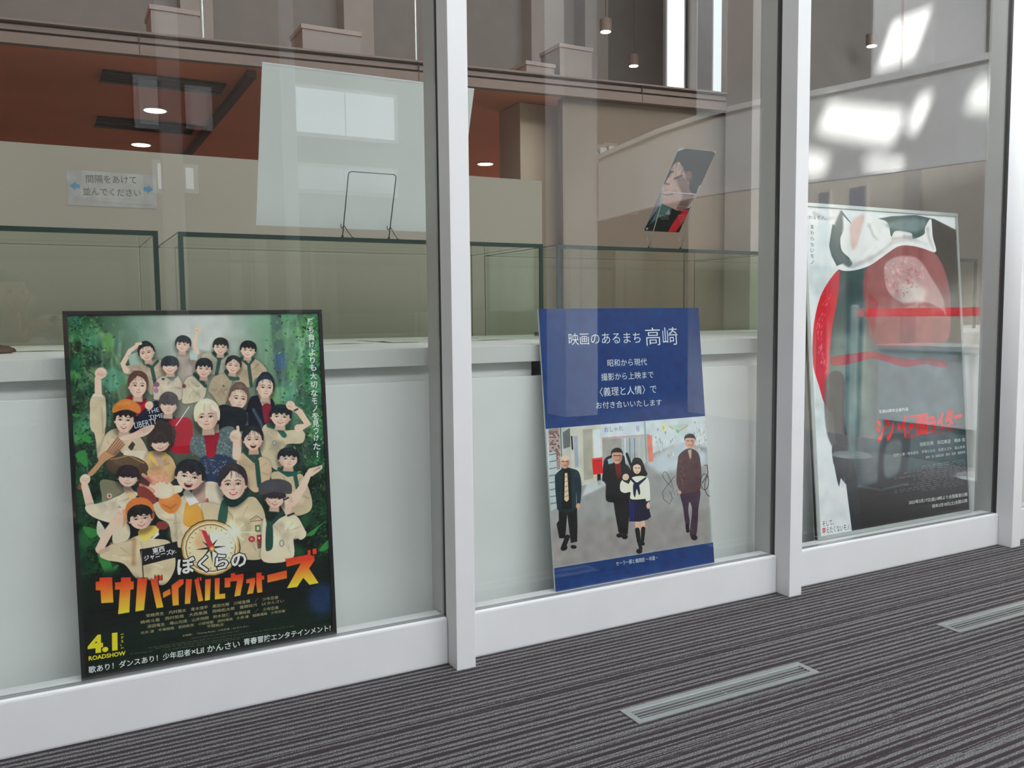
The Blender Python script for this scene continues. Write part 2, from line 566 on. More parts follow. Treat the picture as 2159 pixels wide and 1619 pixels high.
def showcase(x0, x1, label, tray=None):
    y0, y1, z0, z1 = 0.80, 1.58, 1.107, 1.55
    t = thing('glass_showcase', label, 'showcase', (x0, y0, z0), 'tabletop glass showcases on the counter')
    w, d, h = x1 - x0, y1 - y0, z1 - z0
    e = 0.0085
    bx('front_pane', M_caseglass, (0.012, w - 0.012, 0.003, 0.009, 0.004, h - 0.012), t)
    bx('back_pane', M_caseglass, (0.012, w - 0.012, d - 0.009, d - 0.003, 0.004, h - 0.012), t)
    bx('side_pane', M_caseglass, (0.003, 0.009, 0.012, d - 0.012, 0.004, h - 0.012), t)
    bx('side_pane', M_caseglass, (w - 0.009, w - 0.003, 0.012, d - 0.012, 0.004, h - 0.012), t)
    bx('top_pane', M_caseglass, (0.012, w - 0.012, 0.012, d - 0.012, h - 0.010, h - 0.002), t)
    bm = bmesh.new()
    E_ = 0.018
    box(bm, 0, w, 0, 0.010, h - E_, h)
    box(bm, 0, E_, 0, 0.010, 0, h - E_)
    box(bm, w - E_, w, 0, 0.010, 0, h - E_)
    obj('front_edge', bm, M_caseedge, t)
    bm = bmesh.new()
    for a in (0, w - 0.004):
        box(bm, a, a + 0.004, 0.010, d, h - 0.004, h)
        box(bm, a, a + 0.003, d - 0.004, d, 0, h)
    box(bm, 0.004, w - 0.004, d - 0.004, d, h - 0.004, h)
    obj('rear_edge', bm, M_caseedge, t)
    return t


showcase(-1.55, 0.355, 'glass showcase cut off by the left picture edge')
showcase(0.4255, 2.027, 'glass showcase with a bare wire stand and large white board on top')
showcase(2.104, 3.50, 'glass showcase with the small dark portrait flyer on its top')
showcase(3.58, 5.25, 'glass showcase glimpsed right of the tall silver-framed poster')


def sheet(name, m, cx, cy, w, d, rz, label, cat, th=0.0012, group=None, z=1.1065):
    bm = bmesh.new()
    nx, ny = 14, 4
    g = [[bm.verts.new((w * (i / nx - .5), d * (j / ny - .5), th + 0.0025 * (1 + math.sin(i * 1.3 + j * 2.1)) * (0.4 if j in (0, ny) else 0.9))) for j in range(ny + 1)] for i in range(nx + 1)]
    for i in range(nx):
        for j in range(ny):
            bm.faces.new((g[i][j], g[i + 1][j], g[i + 1][j + 1], g[i][j + 1]))
    r = bmesh.ops.extrude_face_region(bm, geom=bm.faces[:])
    bmesh.ops.translate(bm, verts=[v for v in r['geom'] if isinstance(v, bmesh.types.BMVert)], vec=(0, 0, -th * 0.8))
    o = tag(obj(name, bm, m), label, cat, group)
    o.location = (cx, cy, z)
    o.rotation_euler = (0, 0, rz)
    return o


sheet('paper_sheet', M_paper, -0.02, 1.10, 0.72, 0.46, 0.02, 'wrinkled pale paper lying in the left showcase', 'paper')
sheet('paper_sheet', M_paper, 0.95, 1.06, 0.52, 0.42, -0.03, 'plain cream paper lying in the showcase behind the jungle poster', 'paper')


def drawing_mat():
    m, N, L, b = new_mat('ink_drawing_on_paper')
    b.inputs['Roughness'].default_value = 0.8
    tc = N.new('ShaderNodeTexCoord')
    n = N.new('ShaderNodeTexNoise')
    n.inputs['Scale'].default_value = 9
    n.inputs['Detail'].default_value = 3
    n.inputs['Distortion'].default_value = 1.2
    L.new(tc.outputs['Object'], n.inputs['Vector'])
    r = N.new('ShaderNodeValToRGB')
    cr = r.color_ramp
    cr.elements[0].position = 0.0
    cr.elements[0].color = (0.60, 0.58, 0.52, 1)
    cr.elements[1].position = 1.0
    cr.elements[1].color = (0.60, 0.58, 0.52, 1)
    for p, c in ((0.485, (0.60, 0.58, 0.52, 1)), (0.50, (0.06, 0.05, 0.05, 1)), (0.515, (0.60, 0.58, 0.52, 1))):
        e = cr.elements.new(p)
        e.color = c
    L.new(n.outputs['Fac'], r.inputs['Fac'])
    L.new(r.outputs['Color'], b.inputs['Base Color'])
    return m


sheet('drawing_sheet', drawing_mat(), 1.58, 1.05, 0.62, 0.44, 0.05, 'line drawing on paper lying in the showcase beside the first mullion', 'drawing')
dk = bmesh.new()
pts = [(-0.47, 0)] + [(0.33, 0)] + [(0.33 + 0.12 * math.sin(a), 0.16 - 0.16 * math.cos(a)) for a in [i * math.pi / 10 for i in range(1, 10)]] + [(0.33, 0.32), (-0.47, 0.32)]
av = [dk.verts.new((x, y, 0.0)) for x, y in pts]
bv = [dk.verts.new((x, y, 0.022)) for x, y in pts]
dk.faces.new(list(reversed(av)))
dk.faces.new(bv)
for i in range(len(pts)):
    dk.faces.new((av[i], av[(i + 1) % len(pts)], bv[(i + 1) % len(pts)], bv[i]))
o = tag(obj('display_tray', dk, M_blk), 'flat black tray with a rounded right end, lying behind the blue panel', 'tray')
o.location = (2.75, 1.02, 1.1075)
dk = bmesh.new()
bmesh.ops.create_uvsphere(dk, u_segments=14, v_segments=8, radius=1.0)
for v in dk.verts:
    v.co = Vector((v.co.x * 0.075, v.co.y * 0.05, max(v.co.z, -0.2) * 0.022 + 0.006 * math.sin(9 * v.co.x + 5 * v.co.y)))
o = tag(obj('leather_pouch', dk, mat('brown_leather', (0.06, 0.035, 0.02), 0.5, bump=0.3, bscale=80), smooth=True), 'small crumpled brown pouch at the left picture edge on the counter', 'pouch')
o.location = (-0.20, 0.76, 1.112)

# ------------------------------------------------------------------ wire stands, white board
def wire_stand(x0, x1, y0, zt, yt, label, m, x0t=None, x1t=None):
    """x0,x1: legs; (y0) foot row on the showcase top; top bar at (yt, zt)"""
    zb = 1.5515
    t = thing('wire_stand', label, 'stand', ((x0 + x1) / 2, y0, zb), 'wire display stands on the showcases')
    c = (x0 + x1) / 2
    a, b = x0 - c, x1 - c
    dy, dz = yt - y0, zt - zb
    cr = 0.014
    L_ = math.hypot(dy, dz)
    u = Vector((0, dy / L_, dz / L_))
    P0, P1 = Vector((a, 0, 0.004)), Vector((b, 0, 0.004))
    T0, T1 = Vector((a, dy, dz)), Vector((b, dy, dz))
    path = [P0, T0 - u * cr]
    for k in range(1, 5):
        th = k * math.pi / 8
        path.append(T0 + Vector((cr * (1 - math.cos(th)), 0, 0)) - u * cr * (1 - math.sin(th)))
    for k in range(4, 0, -1):
        th = k * math.pi / 8
        path.append(T1 - Vector((cr * (1 - math.cos(th)), 0, 0)) - u * cr * (1 - math.sin(th)))
    path += [T1 - u * cr, P1]
    bm = bmesh.new()
    tube(bm, path, 0.0023)
    obj('frame', bm, m, t, smooth=True)
    for p in (P0, P1):
        bm = bmesh.new()
        h = p + u * 0.045
        f = Vector((p.x + 0.062, 0.055, 0.004))
        tube(bm, [h, h + Vector((0.004, 0.006, 0.004)), h + (f - h) * 0.5, f], 0.0019)
        obj('strut', bm, m, t, smooth=True)
        bm = bmesh.new()
        tube(bm, [h, h + Vector((0, 0.024, -0.006)), h + Vector((0, 0.033, -0.002)), h + Vector((0, 0.036, 0.012))], 0.0019)
        obj('lip', bm, m, t, smooth=True)
        for q in (p, f):
            bm = bmesh.new()
            cyl(bm, (q.x, q.y, -0.0015), 0.006, 0.0045, 0.010, 12)
            obj('foot', bm, M_foot, t)
    return t


wire_stand(1.076, 1.280, 0.83, 1.808, 0.723, 'empty dark wire stand in front of the large white board', M_wire)
wire_stand(2.660, 2.862, 0.83, 1.814, 0.705, 'thin bright wire stand holding the small portrait flyer', M_wire2)

# big white board leaning on the first stand
bw = thing('white_board', 'large blank white foam board leaning above the middle showcase', 'board', (0.730, 0.862, 1.592))
bv_ = Vector((0, 0.653 - 0.862, 2.178 - 1.592))
bl = bv_.length
ang = math.atan2(-bv_.y, bv_.z)
bw.rotation_euler = (ang, 0, 0)
bx('panel', M_foam, (0, 0.881, 0, 0.004, 0, bl), bw)
bx('edge_tape', M_hallwhite, (0, 0.881, -0.0008, 0.0, bl - 0.006, bl), bw)
# ------------------------------------------------------------------ gallery ceiling, upper storey
def downlight(x, y, z, label, grp):
    t = thing('ceiling_downlight', label, 'light', (x, y, z), grp)
    bm = bmesh.new()
    cyl(bm, (0, 0, -0.004), 0.078, 0.082, 0.006, 28)
    obj('rim', bm, M_hallwhite, t)
    bm = bmesh.new()
    cyl(bm, (0, 0, -0.006), 0.068, 0.070, 0.002, 28)
    obj('lens', bm, M_lamp, t)
    d = bpy.data.lights.new('lamp', 'SPOT')
    d.energy = 45
    d.color = (1.0, 0.9, 0.75)
    d.spot_size = math.radians(120)
    d.spot_blend = 0.6
    d.shadow_soft_size = 0.06
    o = bpy.data.objects.new('lamp', d)
    COL.objects.link(o)
    o.parent = t
    o.location = (0, 0, -0.02)


downlight(0.664, 3.70, 2.636, 'round recessed downlight, larger and nearer of the left two', 'recessed downlights in the orange soffit')
downlight(0.680, 4.99, 2.636, 'round recessed downlight, smaller and farther of the left two', 'recessed downlights in the orange soffit')
downlight(3.62, 4.62, 2.636, 'round recessed downlight seen left of the tan column', 'recessed downlights in the orange soffit')


def grille(x0, x1, y0, y1, label):
    t = thing('ceiling_grille', label, 'grille', (x0, y0, 2.634), 'linear air grilles in the orange soffit')
    w, d = x1 - x0, y1 - y0
    bx('backing', M_dark, (0, w, 0, d, -0.006, 0.0), t)
    bx('frame', M_fascia, (-0.01, w + 0.01, d, d + 0.012, -0.014, 0.0), t)
    n = 4
    for k in range(n):
        bx('blade', M_fasciad, (0, w, d * (k + .3) / n, d * (k + .5) / n, -0.012, -0.006), t)


grille(0.30, 0.98, 2.80, 3.03, 'dark linear air grille above the nearer left downlight')
grille(0.32, 0.98, 4.05, 4.36, 'dark linear air grille between the two left downlights')
o = bx('ceiling_beam', M_fasciad, (1.035, 1.085, 2.45, 5.6, 2.595, 2.634))
struct(o, 'thin dark beam on the orange soffit')

PW = emit('pendant_glow', (1.0, 0.97, 0.9), 10.0)
for k, (x, y, zp, lb) in enumerate([(4.218, 3.504, 3.6, 'tiny pendant lamp above the fascia, left of the glowing strip'), (5.026, 4.217, 3.6, 'tiny pendant lamp just above the fascia, second from the tan column'),
                   (5.19, 2.85, 3.345, 'tiny pendant lamp beside the second mullion, upper of two'), (4.91, 2.50, 3.01, 'tiny pendant lamp beside the second mullion, lower of two'),
                   (6.594, 2.77, 3.6, 'tiny pendant lamp above the curved balustrade in the right window')]):
    t = thing('pendant_lamp', lb, 'lamp', (x, y, zp), 'pendant lamps of the upper gallery')
    bm = bmesh.new()
    cyl(bm, (0, 0, 0.0), 0.05, 0.05, 0.10, 20)
    obj('housing', bm, M_fascia, t)
    bm = bmesh.new()
    cyl(bm, (0, 0, -0.004), 0.042, 0.042, 0.004, 20)
    obj('lens', bm, PW, t)
    bm = bmesh.new()
    tube(bm, [(0, 0, 0.10), (0, 0, HT - zp)], 0.003, 6)
    obj('cord', bm, M_fasciad, t)


def crate(x, y, w, d, h, label, rz=0.0):
    t = thing('storage_box', label, 'box', (x, y, 2.757), 'pale boxes on the upper floor', rot=(0, 0, rz))
    bx('body', M_boxgrey, (0, w, 0, d, 0, h), t, bev=0.004)
    bx('lid', M_pillar, (-0.008, w + 0.008, -0.008, d + 0.008, h, h + 0.03), t, bev=0.004)


crate(1.53, 3.1, 0.40, 0.3, 0.37, 'pale box standing on the upper floor above the white board')
crate(0.60, 3.1, 0.28, 0.3, 0.35, 'pale box standing on the upper floor left of the bright pole')
crate(3.28, 3.2, 0.25, 0.3, 0.38, 'pale low box standing on the upper floor above the tan column')
crate(3.58, 3.2, 0.30, 0.3, 0.55, 'taller pale box on the upper floor right of the tan column')
for x, y, lb in ((0.80, 2.45, 'bright slim steel pole above the orange soffit, left one'), (2.02, 2.32, 'bright slim steel pole beside the first mullion, above the white board')):
    t = thing('steel_pole', lb, 'pole', (x, y, 2.757), 'slim steel poles at the upper floor edge')
    bm = bmesh.new()
    cyl(bm, (0, 0, 0.0), 0.009, 0.009, HT - 2.757, 12)
    obj('shaft', bm, M_wire2, t)
    bm = bmesh.new()
    cyl(bm, (0, 0, 0.0), 0.03, 0.025, 0.012, 16)
    obj('base_plate', bm, M_wire2, t)

# curled white mobile hanging near the first mullion
mb = thing('hanging_mobile', 'white curled paper mobile hanging at the top beside the first mullion', 'mobile', (2.62, 3.05, 3.55))
for q, (r, ph, zz) in enumerate(((0.17, 0.4, 0.16), (0.13, 1.9, 0.0))):
    bm = bmesh.new()
    prev = None
    for i in range(26):
        a = ph + i / 25 * math.pi * 1.45
        rr = r * (1 - 0.3 * i / 25)
        wv = 0.05 * math.sin(math.pi * i / 25) + 0.004
        cur = [bm.verts.new((rr * math.cos(a), dy + 0.03 * math.sin(a), zz + rr * 0.9 * math.sin(a) + dz)) for dy, dz in ((-wv, 0), (wv, 0), (wv, 0.004), (-wv, 0.004))]
        if prev:
            for k in range(4):
                bm.faces.new((prev[k], prev[(k + 1) % 4], cur[(k + 1) % 4], cur[k]))
        prev = cur
    obj('petal', bm, M_hallwhite, mb, smooth=True)
bm = bmesh.new()
tube(bm, [(0, 0, 0.1), (0, 0, HT - 3.55)], 0.0015, 6)
obj('thread', bm, M_wire2, mb)

# handrail glimpsed between fascia and partition, beside the tan column
hr = thing('stair_handrail', 'dark stair handrail glimpsed left of the tan column above the partition', 'handrail', (3.6, 4.9, 0))
bm = bmesh.new()
tube(bm, [(-0.9, 0, 2.05), (0.9, 0, 2.44)], 0.03)
obj('rail', bm, M_fasciad, hr, smooth=True)
for k in range(5):
    bm = bmesh.new()
    x = -0.8 + 0.36 * k
    tube(bm, [(x, 0, 0), (x, 0, 2.07 + 0.217 * (x + 0.9))], 0.014)
    obj('baluster', bm, M_fasciad, hr)

# ------------------------------------------------------------------ floor vents
def vent(x0, x1, label):
    t = thing('floor_vent', label, 'vent', (x0, VY0, 0), 'slotted floor vents in the carpet')
    w, d = x1 - x0, VY1 - VY0
    fw_ = 0.022
    bx('pit', M_dark, (fw_ + .001, w - fw_ - .001, 0.0205, d - 0.0205, -0.048, -0.046), t)
    bm = bmesh.new()
    for a in ((0, w, 0, fw_), (0, w, d - fw_, d), (0, fw_, fw_, d - fw_), (w - fw_, w, fw_, d - fw_)):
        box(bm, a[0], a[1], a[2], a[3], 0.0002, 0.0032)
    obj('frame', bm, M_alu, t)
    bm = bmesh.new()
    box(bm, fw_, w - fw_, d - fw_ - 0.004, d - fw_, -0.014, 0.0045)
    obj('bright_rear_lip', bm, M_silver, t)
    n = 3
    g = d - 2 * fw_
    for k in range(n):
        y = fw_ + g * (k + 0.75) / (n + 0.6)
        bm = bmesh.new()
        box(bm, fw_, w - fw_, y - 0.0024, y + 0.0024, -0.0035, 0.0012)
        obj('slat', bm, M_slat, t)
    bx('cross_bar', M_slat, (w / 2 - 0.003, w / 2 + 0.003, fw_, d - fw_, -0.007, -0.0036), t)


vent(VENTS[0][0], VENTS[0][1], 'brushed metal slotted floor vent, whole one in the foreground carpet')
vent(VENTS[1][0], VENTS[1][1], 'brushed metal slotted floor vent cut off by the right picture edge')

# ------------------------------------------------------------------ mirrored desk and belt barrier
dk = thing('service_desk', 'white service desk mirrored in the tall silver-framed poster', 'desk', (6.2, -2.28, 0))
bx('body', M_hallwhite, (0.02, 0.6, 0.02, 0.92, 0.30, 0.90), dk)
bx('plinth', M_dark, (0.06, 0.6, 0.05, 0.89, 0, 0.30), dk)
bx('desktop', M_hallwhite, (0, 0.64, 0, 0.95, 0.90, 0.94), dk, bev=0.003)
bt = thing('belt_barrier', 'red belt barrier mirrored across the tall silver-framed poster', 'barrier', (5.93, -1.75, 0))
for y in (-0.52, 0.62):
    bm = bmesh.new()
    cyl(bm, (0, y, 0), 0.16, 0.14, 0.02, 24)
    cyl(bm, (0, y, 0.02), 0.03, 0.03, 1.24, 16)
    cyl(bm, (0, y, 1.26), 0.034, 0.02, 0.02, 16)
    obj('post', bm, M_silver, bt)
bx('belt', M_red, (-0.002, 0.002, -0.52, 0.62, 1.18, 1.245), bt)
# ------------------------------------------------------------------ poster boards: real leaning panels, prints painted by code
def project(p):
    v = Vector(p) - CAMP
    z = v.dot(FWD)
    return 1079.5 + FPX * v.dot(RIGHT) / z, 809.5 - FPX * v.dot(UP) / z


def homog(src, dst):
    A = []
    for (x, y), (u, v) in zip(src, dst):
        A.append([x, y, 1, 0, 0, 0, -u * x, -u * y, -u])
        A.append([0, 0, 0, x, y, 1, -v * x, -v * y, -v])
    _, _, V = np.linalg.svd(np.array(A, float))
    return V[-1].reshape(3, 3)


class Sheet:
    """a leaning sheet (local x right, y up, z out of the printed face) with a painted canvas and lettering"""

    def __init__(s, origin, W, top, dens):
        s.o = Vector(origin)
        t = Vector(top) - s.o
        t.x = 0
        s.W, s.H = W, t.length
        s.ang = math.atan2(-t.y, t.z)
        up = t.normalized()
        c = [s.o, s.o + Vector((W, 0, 0)), s.o + Vector((W, 0, 0)) + up * s.H, s.o + up * s.H]
        s.hm = homog([project(p) for p in c], [(0, 0), (W, 0), (W, s.H), (0, s.H)])
        s.d = dens
        s.w, s.h = int(W * dens), int(s.H * dens)
        s.a = np.zeros((s.h, s.w, 3), np.float32)
        s.texts = []
        s.fr = (0, 0, 1.0)

    def frame(s, ox, oy, sc):
        s.fr = (ox, oy, sc)

    def loc(s, x, y):
        ox, oy, sc = s.fr
        v = s.hm @ np.array([ox + x / sc, oy + y / sc, 1.0])
        return v[0] / v[2], v[1] / v[2]

    def pts(s, P):
        ox, oy, sc = s.fr
        q = np.array(P, float) / sc + (ox, oy)
        v = np.c_[q, np.ones(len(q))] @ s.hm.T
        v = v[:, :2] / v[:, 2:]
        return np.c_[v[:, 0] * s.d, (s.H - v[:, 1]) * s.d]

    def fill(s, q, col, a=1.0, blur=0, grad=None):
        """scanline fill of canvas polygon q with analytic horizontal coverage"""
        pad = blur * 2 + 1
        x0 = int(math.floor(q[:, 0].min())) - pad
        x1 = int(math.ceil(q[:, 0].max())) + pad
        y0 = int(math.floor(q[:, 1].min())) - pad
        y1 = int(math.ceil(q[:, 1].max())) + pad
        x0c, x1c, y0c, y1c = max(x0, -60), min(x1, s.w + 60), max(y0, -60), min(y1, s.h + 60)
        if x1c <= x0c or y1c <= y0c:
            return
        w, h = x1c - x0c, y1c - y0c
        m = np.zeros((h, w + 2), np.float32)
        ax, ay = q[:, 0] - x0c, q[:, 1] - y0c
        bx_, by = np.roll(ax, -1), np.roll(ay, -1)
        SS = 3
        for r in range(h):
            for k in range(SS):
                yy = r + (k + 0.5) / SS
                c = (ay <= yy) != (by <= yy)
                if not c.any():
                    continue
                xx = np.sort(ax[c] + (yy - ay[c]) / (by[c] - ay[c]) * (bx_[c] - ax[c]))
                for i in range(0, len(xx) - 1, 2):
                    a_, b_ = min(max(xx[i], 0), w), min(max(xx[i + 1], 0), w)
                    if b_ <= a_:
                        continue
                    ia, ib = int(a_), int(b_)
                    if ia == ib:
                        m[r, ia] += (b_ - a_) / SS
                    else:
                        m[r, ia] += (ia + 1 - a_) / SS
                        m[r, ia + 1:ib] += 1.0 / SS
                        m[r, ib] += (b_ - ib) / SS
        m = m[:, :w]
        for _ in range(2 if blur else 0):
            for ax_ in (0, 1):
                c = np.cumsum(np.pad(m, [(blur + 1, blur) if ax_ == i else (0, 0) for i in (0, 1)]), axis=ax_)
                n = m.shape[ax_]
                m = (np.take(c, range(2 * blur + 1, 2 * blur + 1 + n), ax_) - np.take(c, range(0, n), ax_)) / (2 * blur + 1)
        u0, u1, v0, v1 = max(x0c, 0), min(x1c, s.w), max(y0c, 0), min(y1c, s.h)
        if u1 <= u0 or v1 <= v0:
            return
        m = np.clip(m[v0 - y0c:v1 - y0c, u0 - x0c:u1 - x0c], 0, 1)[..., None] * a
        if grad is not None:
            (gx0, gy0), (gx1, gy1), c1 = grad
            g0, g1 = s.pts([(gx0, gy0)])[0], s.pts([(gx1, gy1)])[0]
            dv = g1 - g0
            X, Y = np.meshgrid(np.arange(u0, u1), np.arange(v0, v1))
            t = np.clip(((X - g0[0]) * dv[0] + (Y - g0[1]) * dv[1]) / (dv @ dv), 0, 1)[..., None]
            cc = np.array(col) * (1 - t) + np.array(c1) * t
        else:
            cc = np.array(col, float)
        s.a[v0:v1, u0:u1] = s.a[v0:v1, u0:u1] * (1 - m) + cc * m

    def poly(s, P, col, a=1.0, blur=0, grad=None, sm=False):
        if sm:
            P = spline(P)
        s.fill(s.pts(P), col, a, blur, grad)

    def ell(s, cx, cy, rx, ry, col, rot=0, a=1.0, blur=0, n=22):
        c, d = math.cos(rot), math.sin(rot)
        s.poly([(cx + rx * math.cos(t) * c - ry * math.sin(t) * d, cy + rx * math.cos(t) * d + ry * math.sin(t) * c)
                for t in np.linspace(0, 2 * math.pi, n, endpoint=False)], col, a, blur)

    def line(s, P, w, col, a=1.0, blur=0, w1=None, cap=True):
        P = [np.array(p, float) for p in P]
        n = len(P)
        L_, R_ = [], []
        for i, p in enumerate(P):
            d = P[min(i + 1, n - 1)] - P[max(i - 1, 0)]
            d = d / (np.hypot(*d) + 1e-9)
            nn = np.array([-d[1], d[0]])
            ww = (w if w1 is None else w + (w1 - w) * i / (n - 1)) / 2
            L_.append(p + nn * ww)
            R_.append(p - nn * ww)
        s.poly([tuple(p) for p in L_ + R_[::-1]], col, a, blur)
        if cap:
            s.ell(P[0][0], P[0][1], w / 2, w / 2, col, 0, a, blur, 10)
            e = w if w1 is None else w1
            s.ell(P[-1][0], P[-1][1], e / 2, e / 2, col, 0, a, blur, 10)

    def text(s, body, p0, p1, h, col, bold=0.0, out=None, z=0.0):
        """baseline from p0 to p1 and glyph height h, all in picture-frame units of the current frame"""
        a, b = np.array(s.loc(*p0)), np.array(s.loc(*p1))
        u = np.array(s.loc(p0[0], p0[1] - h))
        s.texts.append((body, a, b, float(np.hypot(*(u - a))), col, bold, z))


def spline(P, n=5):
    P = np.array(P, float)
    N_ = len(P)
    r = []
    for i in range(N_):
        p0, p1, p2, p3 = P[i - 1], P[i], P[(i + 1) % N_], P[(i + 2) % N_]
        for k in range(n):
            t = k / n
            r.append(0.5 * (2 * p1 + (p2 - p0) * t + (2 * p0 - 5 * p1 + 4 * p2 - p3) * t * t + (3 * p1 - p0 - 3 * p2 + p3) * t ** 3))
    return r


def print_mat(name, S, gain, sub, gloss=0.35, sat=1.0):
    """the painted canvas (picture tones) turned into a print: reflectance = tone / gain"""
    h, w = S.h, S.w
    rng = np.random.default_rng(5)
    # slightly lower saturation and a soft random mottling of the tones
    a = S.a.mean(2, keepdims=True) * (1 - sat) + S.a * sat
    low = rng.normal(0, 1, (h // 24 + 2, w // 24 + 2))
    yi, xi = np.arange(h) / 24.0, np.arange(w) / 24.0
    y0, x0 = yi.astype(int), xi.astype(int)
    fy, fx = (yi - y0)[:, None], (xi - x0)[None]
    low = (low[y0][:, x0] * (1 - fy) * (1 - fx) + low[y0 + 1][:, x0] * fy * (1 - fx) + low[y0][:, x0 + 1] * (1 - fy) * fx + low[y0 + 1][:, x0 + 1] * fy * fx)
    c = np.clip(a * (1 + .03 * low[..., None]) + rng.normal(0, 3.0, (h, w, 1)), 0, 255) / 255.0
    l = np.where(c <= 0.04045, c / 12.92, ((c + 0.055) / 1.055) ** 2.4)
    l = np.clip((l - sub) / gain, 0.004, 0.95)
    v = np.where(l <= 0.0031308, l * 12.92, 1.055 * l ** (1 / 2.4) - 0.055)
    img = bpy.data.images.new(name, w, h, alpha=False)
    buf = np.ones((h, w, 4), np.float32)
    buf[..., :3] = v[::-1]
    img.pixels.foreach_set(buf.ravel())
    img.update()
    img.pack()
    m, N, L, b = new_mat(name)
    b.inputs['Roughness'].default_value = gloss
    b.inputs['Specular IOR Level'].default_value = 0.35
    tx = N.new('ShaderNodeTexImage')
    tx.image = img
    tx.interpolation = 'Cubic'
    uv = N.new('ShaderNodeUVMap')
    uv.uv_map = 'print'
    L.new(uv.outputs[0], tx.inputs['Vector'])
    L.new(tx.outputs['Color'], b.inputs['Base Color'])
    return m


def print_plane(S, m, parent, z, name='print', inset=0.0):
    me = bpy.data.meshes.new(name)
    W, H = S.W, S.H
    i = inset
    vs = [(i, i, z), (W - i, i, z), (W - i, H - i, z), (i, H - i, z), (i, i, z - 0.0004), (W - i, i, z - 0.0004), (W - i, H - i, z - 0.0004), (i, H - i, z - 0.0004)]
    me.from_pydata(vs, [], [(0, 1, 2, 3), (7, 6, 5, 4), (0, 4, 5, 1), (1, 5, 6, 2), (2, 6, 7, 3), (3, 7, 4, 0)])
    uvl = me.uv_layers.new(name='print')
    for lp in me.loops:
        x, y, _ = vs[lp.vertex_index]
        uvl.data[lp.index].uv = (x / W, y / H)
    me.materials.append(m)
    o = bpy.data.objects.new(name, me)
    COL.objects.link(o)
    o.parent = parent
    return o


_pending = []


def queue_texts(S, parent, z, gain, sub):
    for body, a, b, h, col, bold, dz in S.texts:
        c = bpy.data.curves.new('t', 'FONT')
        c.body = body
        c.resolution_u = 2
        c.offset = bold
        o = bpy.data.objects.new('t', c)
        COL.objects.link(o)
        _pending.append((o, a, b, h, col, parent, z + dz, gain, sub))


_inkmats = {}


def ink(col, gain, sub):
    k = (col, gain)
    if k not in _inkmats:
        l = [min(max((v - sub) / gain, 0.004), 0.92) for v in lin(col)]
        _inkmats[k] = mat('print_ink', tuple(l), 0.4, var=0.01, spec=0.3)
    return _inkmats[k]


def flush_texts():
    bpy.context.view_layer.update()
    dg = bpy.context.evaluated_depsgraph_get()
    groups = {}
    for o, a, b, h, col, parent, z, gain, sub in _pending:
        me = bpy.data.meshes.new_from_object(o.evaluated_get(dg))
        n = len(me.vertices)
        if n == 0:
            continue
        co = np.empty(n * 3, np.float32)
        me.vertices.foreach_get('co', co)
        co = co.reshape(-1, 3)[:, :2]
        mn, mx = co.min(0), co.max(0)
        d = np.array(b) - np.array(a)
        Lr = float(np.hypot(*d))
        d = d / Lr
        q = (co - mn) / (mx - mn) * (Lr, h)
        P = np.array(a) + q[:, :1] * d + q[:, 1:] * np.array([-d[1], d[0]])
        fs = [tuple(p.vertices) for p in me.polygons]
        g = groups.setdefault((parent.name, col, z), [parent, [], [], gain, sub])
        off = len(g[1])
        g[1].extend([(x, y, z) for x, y in P])
        g[2].extend([tuple(i + off for i in f) for f in fs])
    for o, *_ in _pending:
        c = o.data
        bpy.data.objects.remove(o)
        bpy.data.curves.remove(c)
    for (pn, col, z), (parent, vs, fs, gain, sub) in groups.items():
        me = bpy.data.meshes.new('lettering')
        me.from_pydata(vs, [], fs)
        me.materials.append(ink(col, gain, sub))
        o = bpy.data.objects.new('lettering', me)
        o['kind'] = 'stuff'
        COL.objects.link(o)
        o.parent = parent


# ---- figures for the printed artwork -------------------------------------------------
def shade(c, f):
    return tuple(max(0, min(255, v * f)) for v in c)


SK = (220, 182, 162)


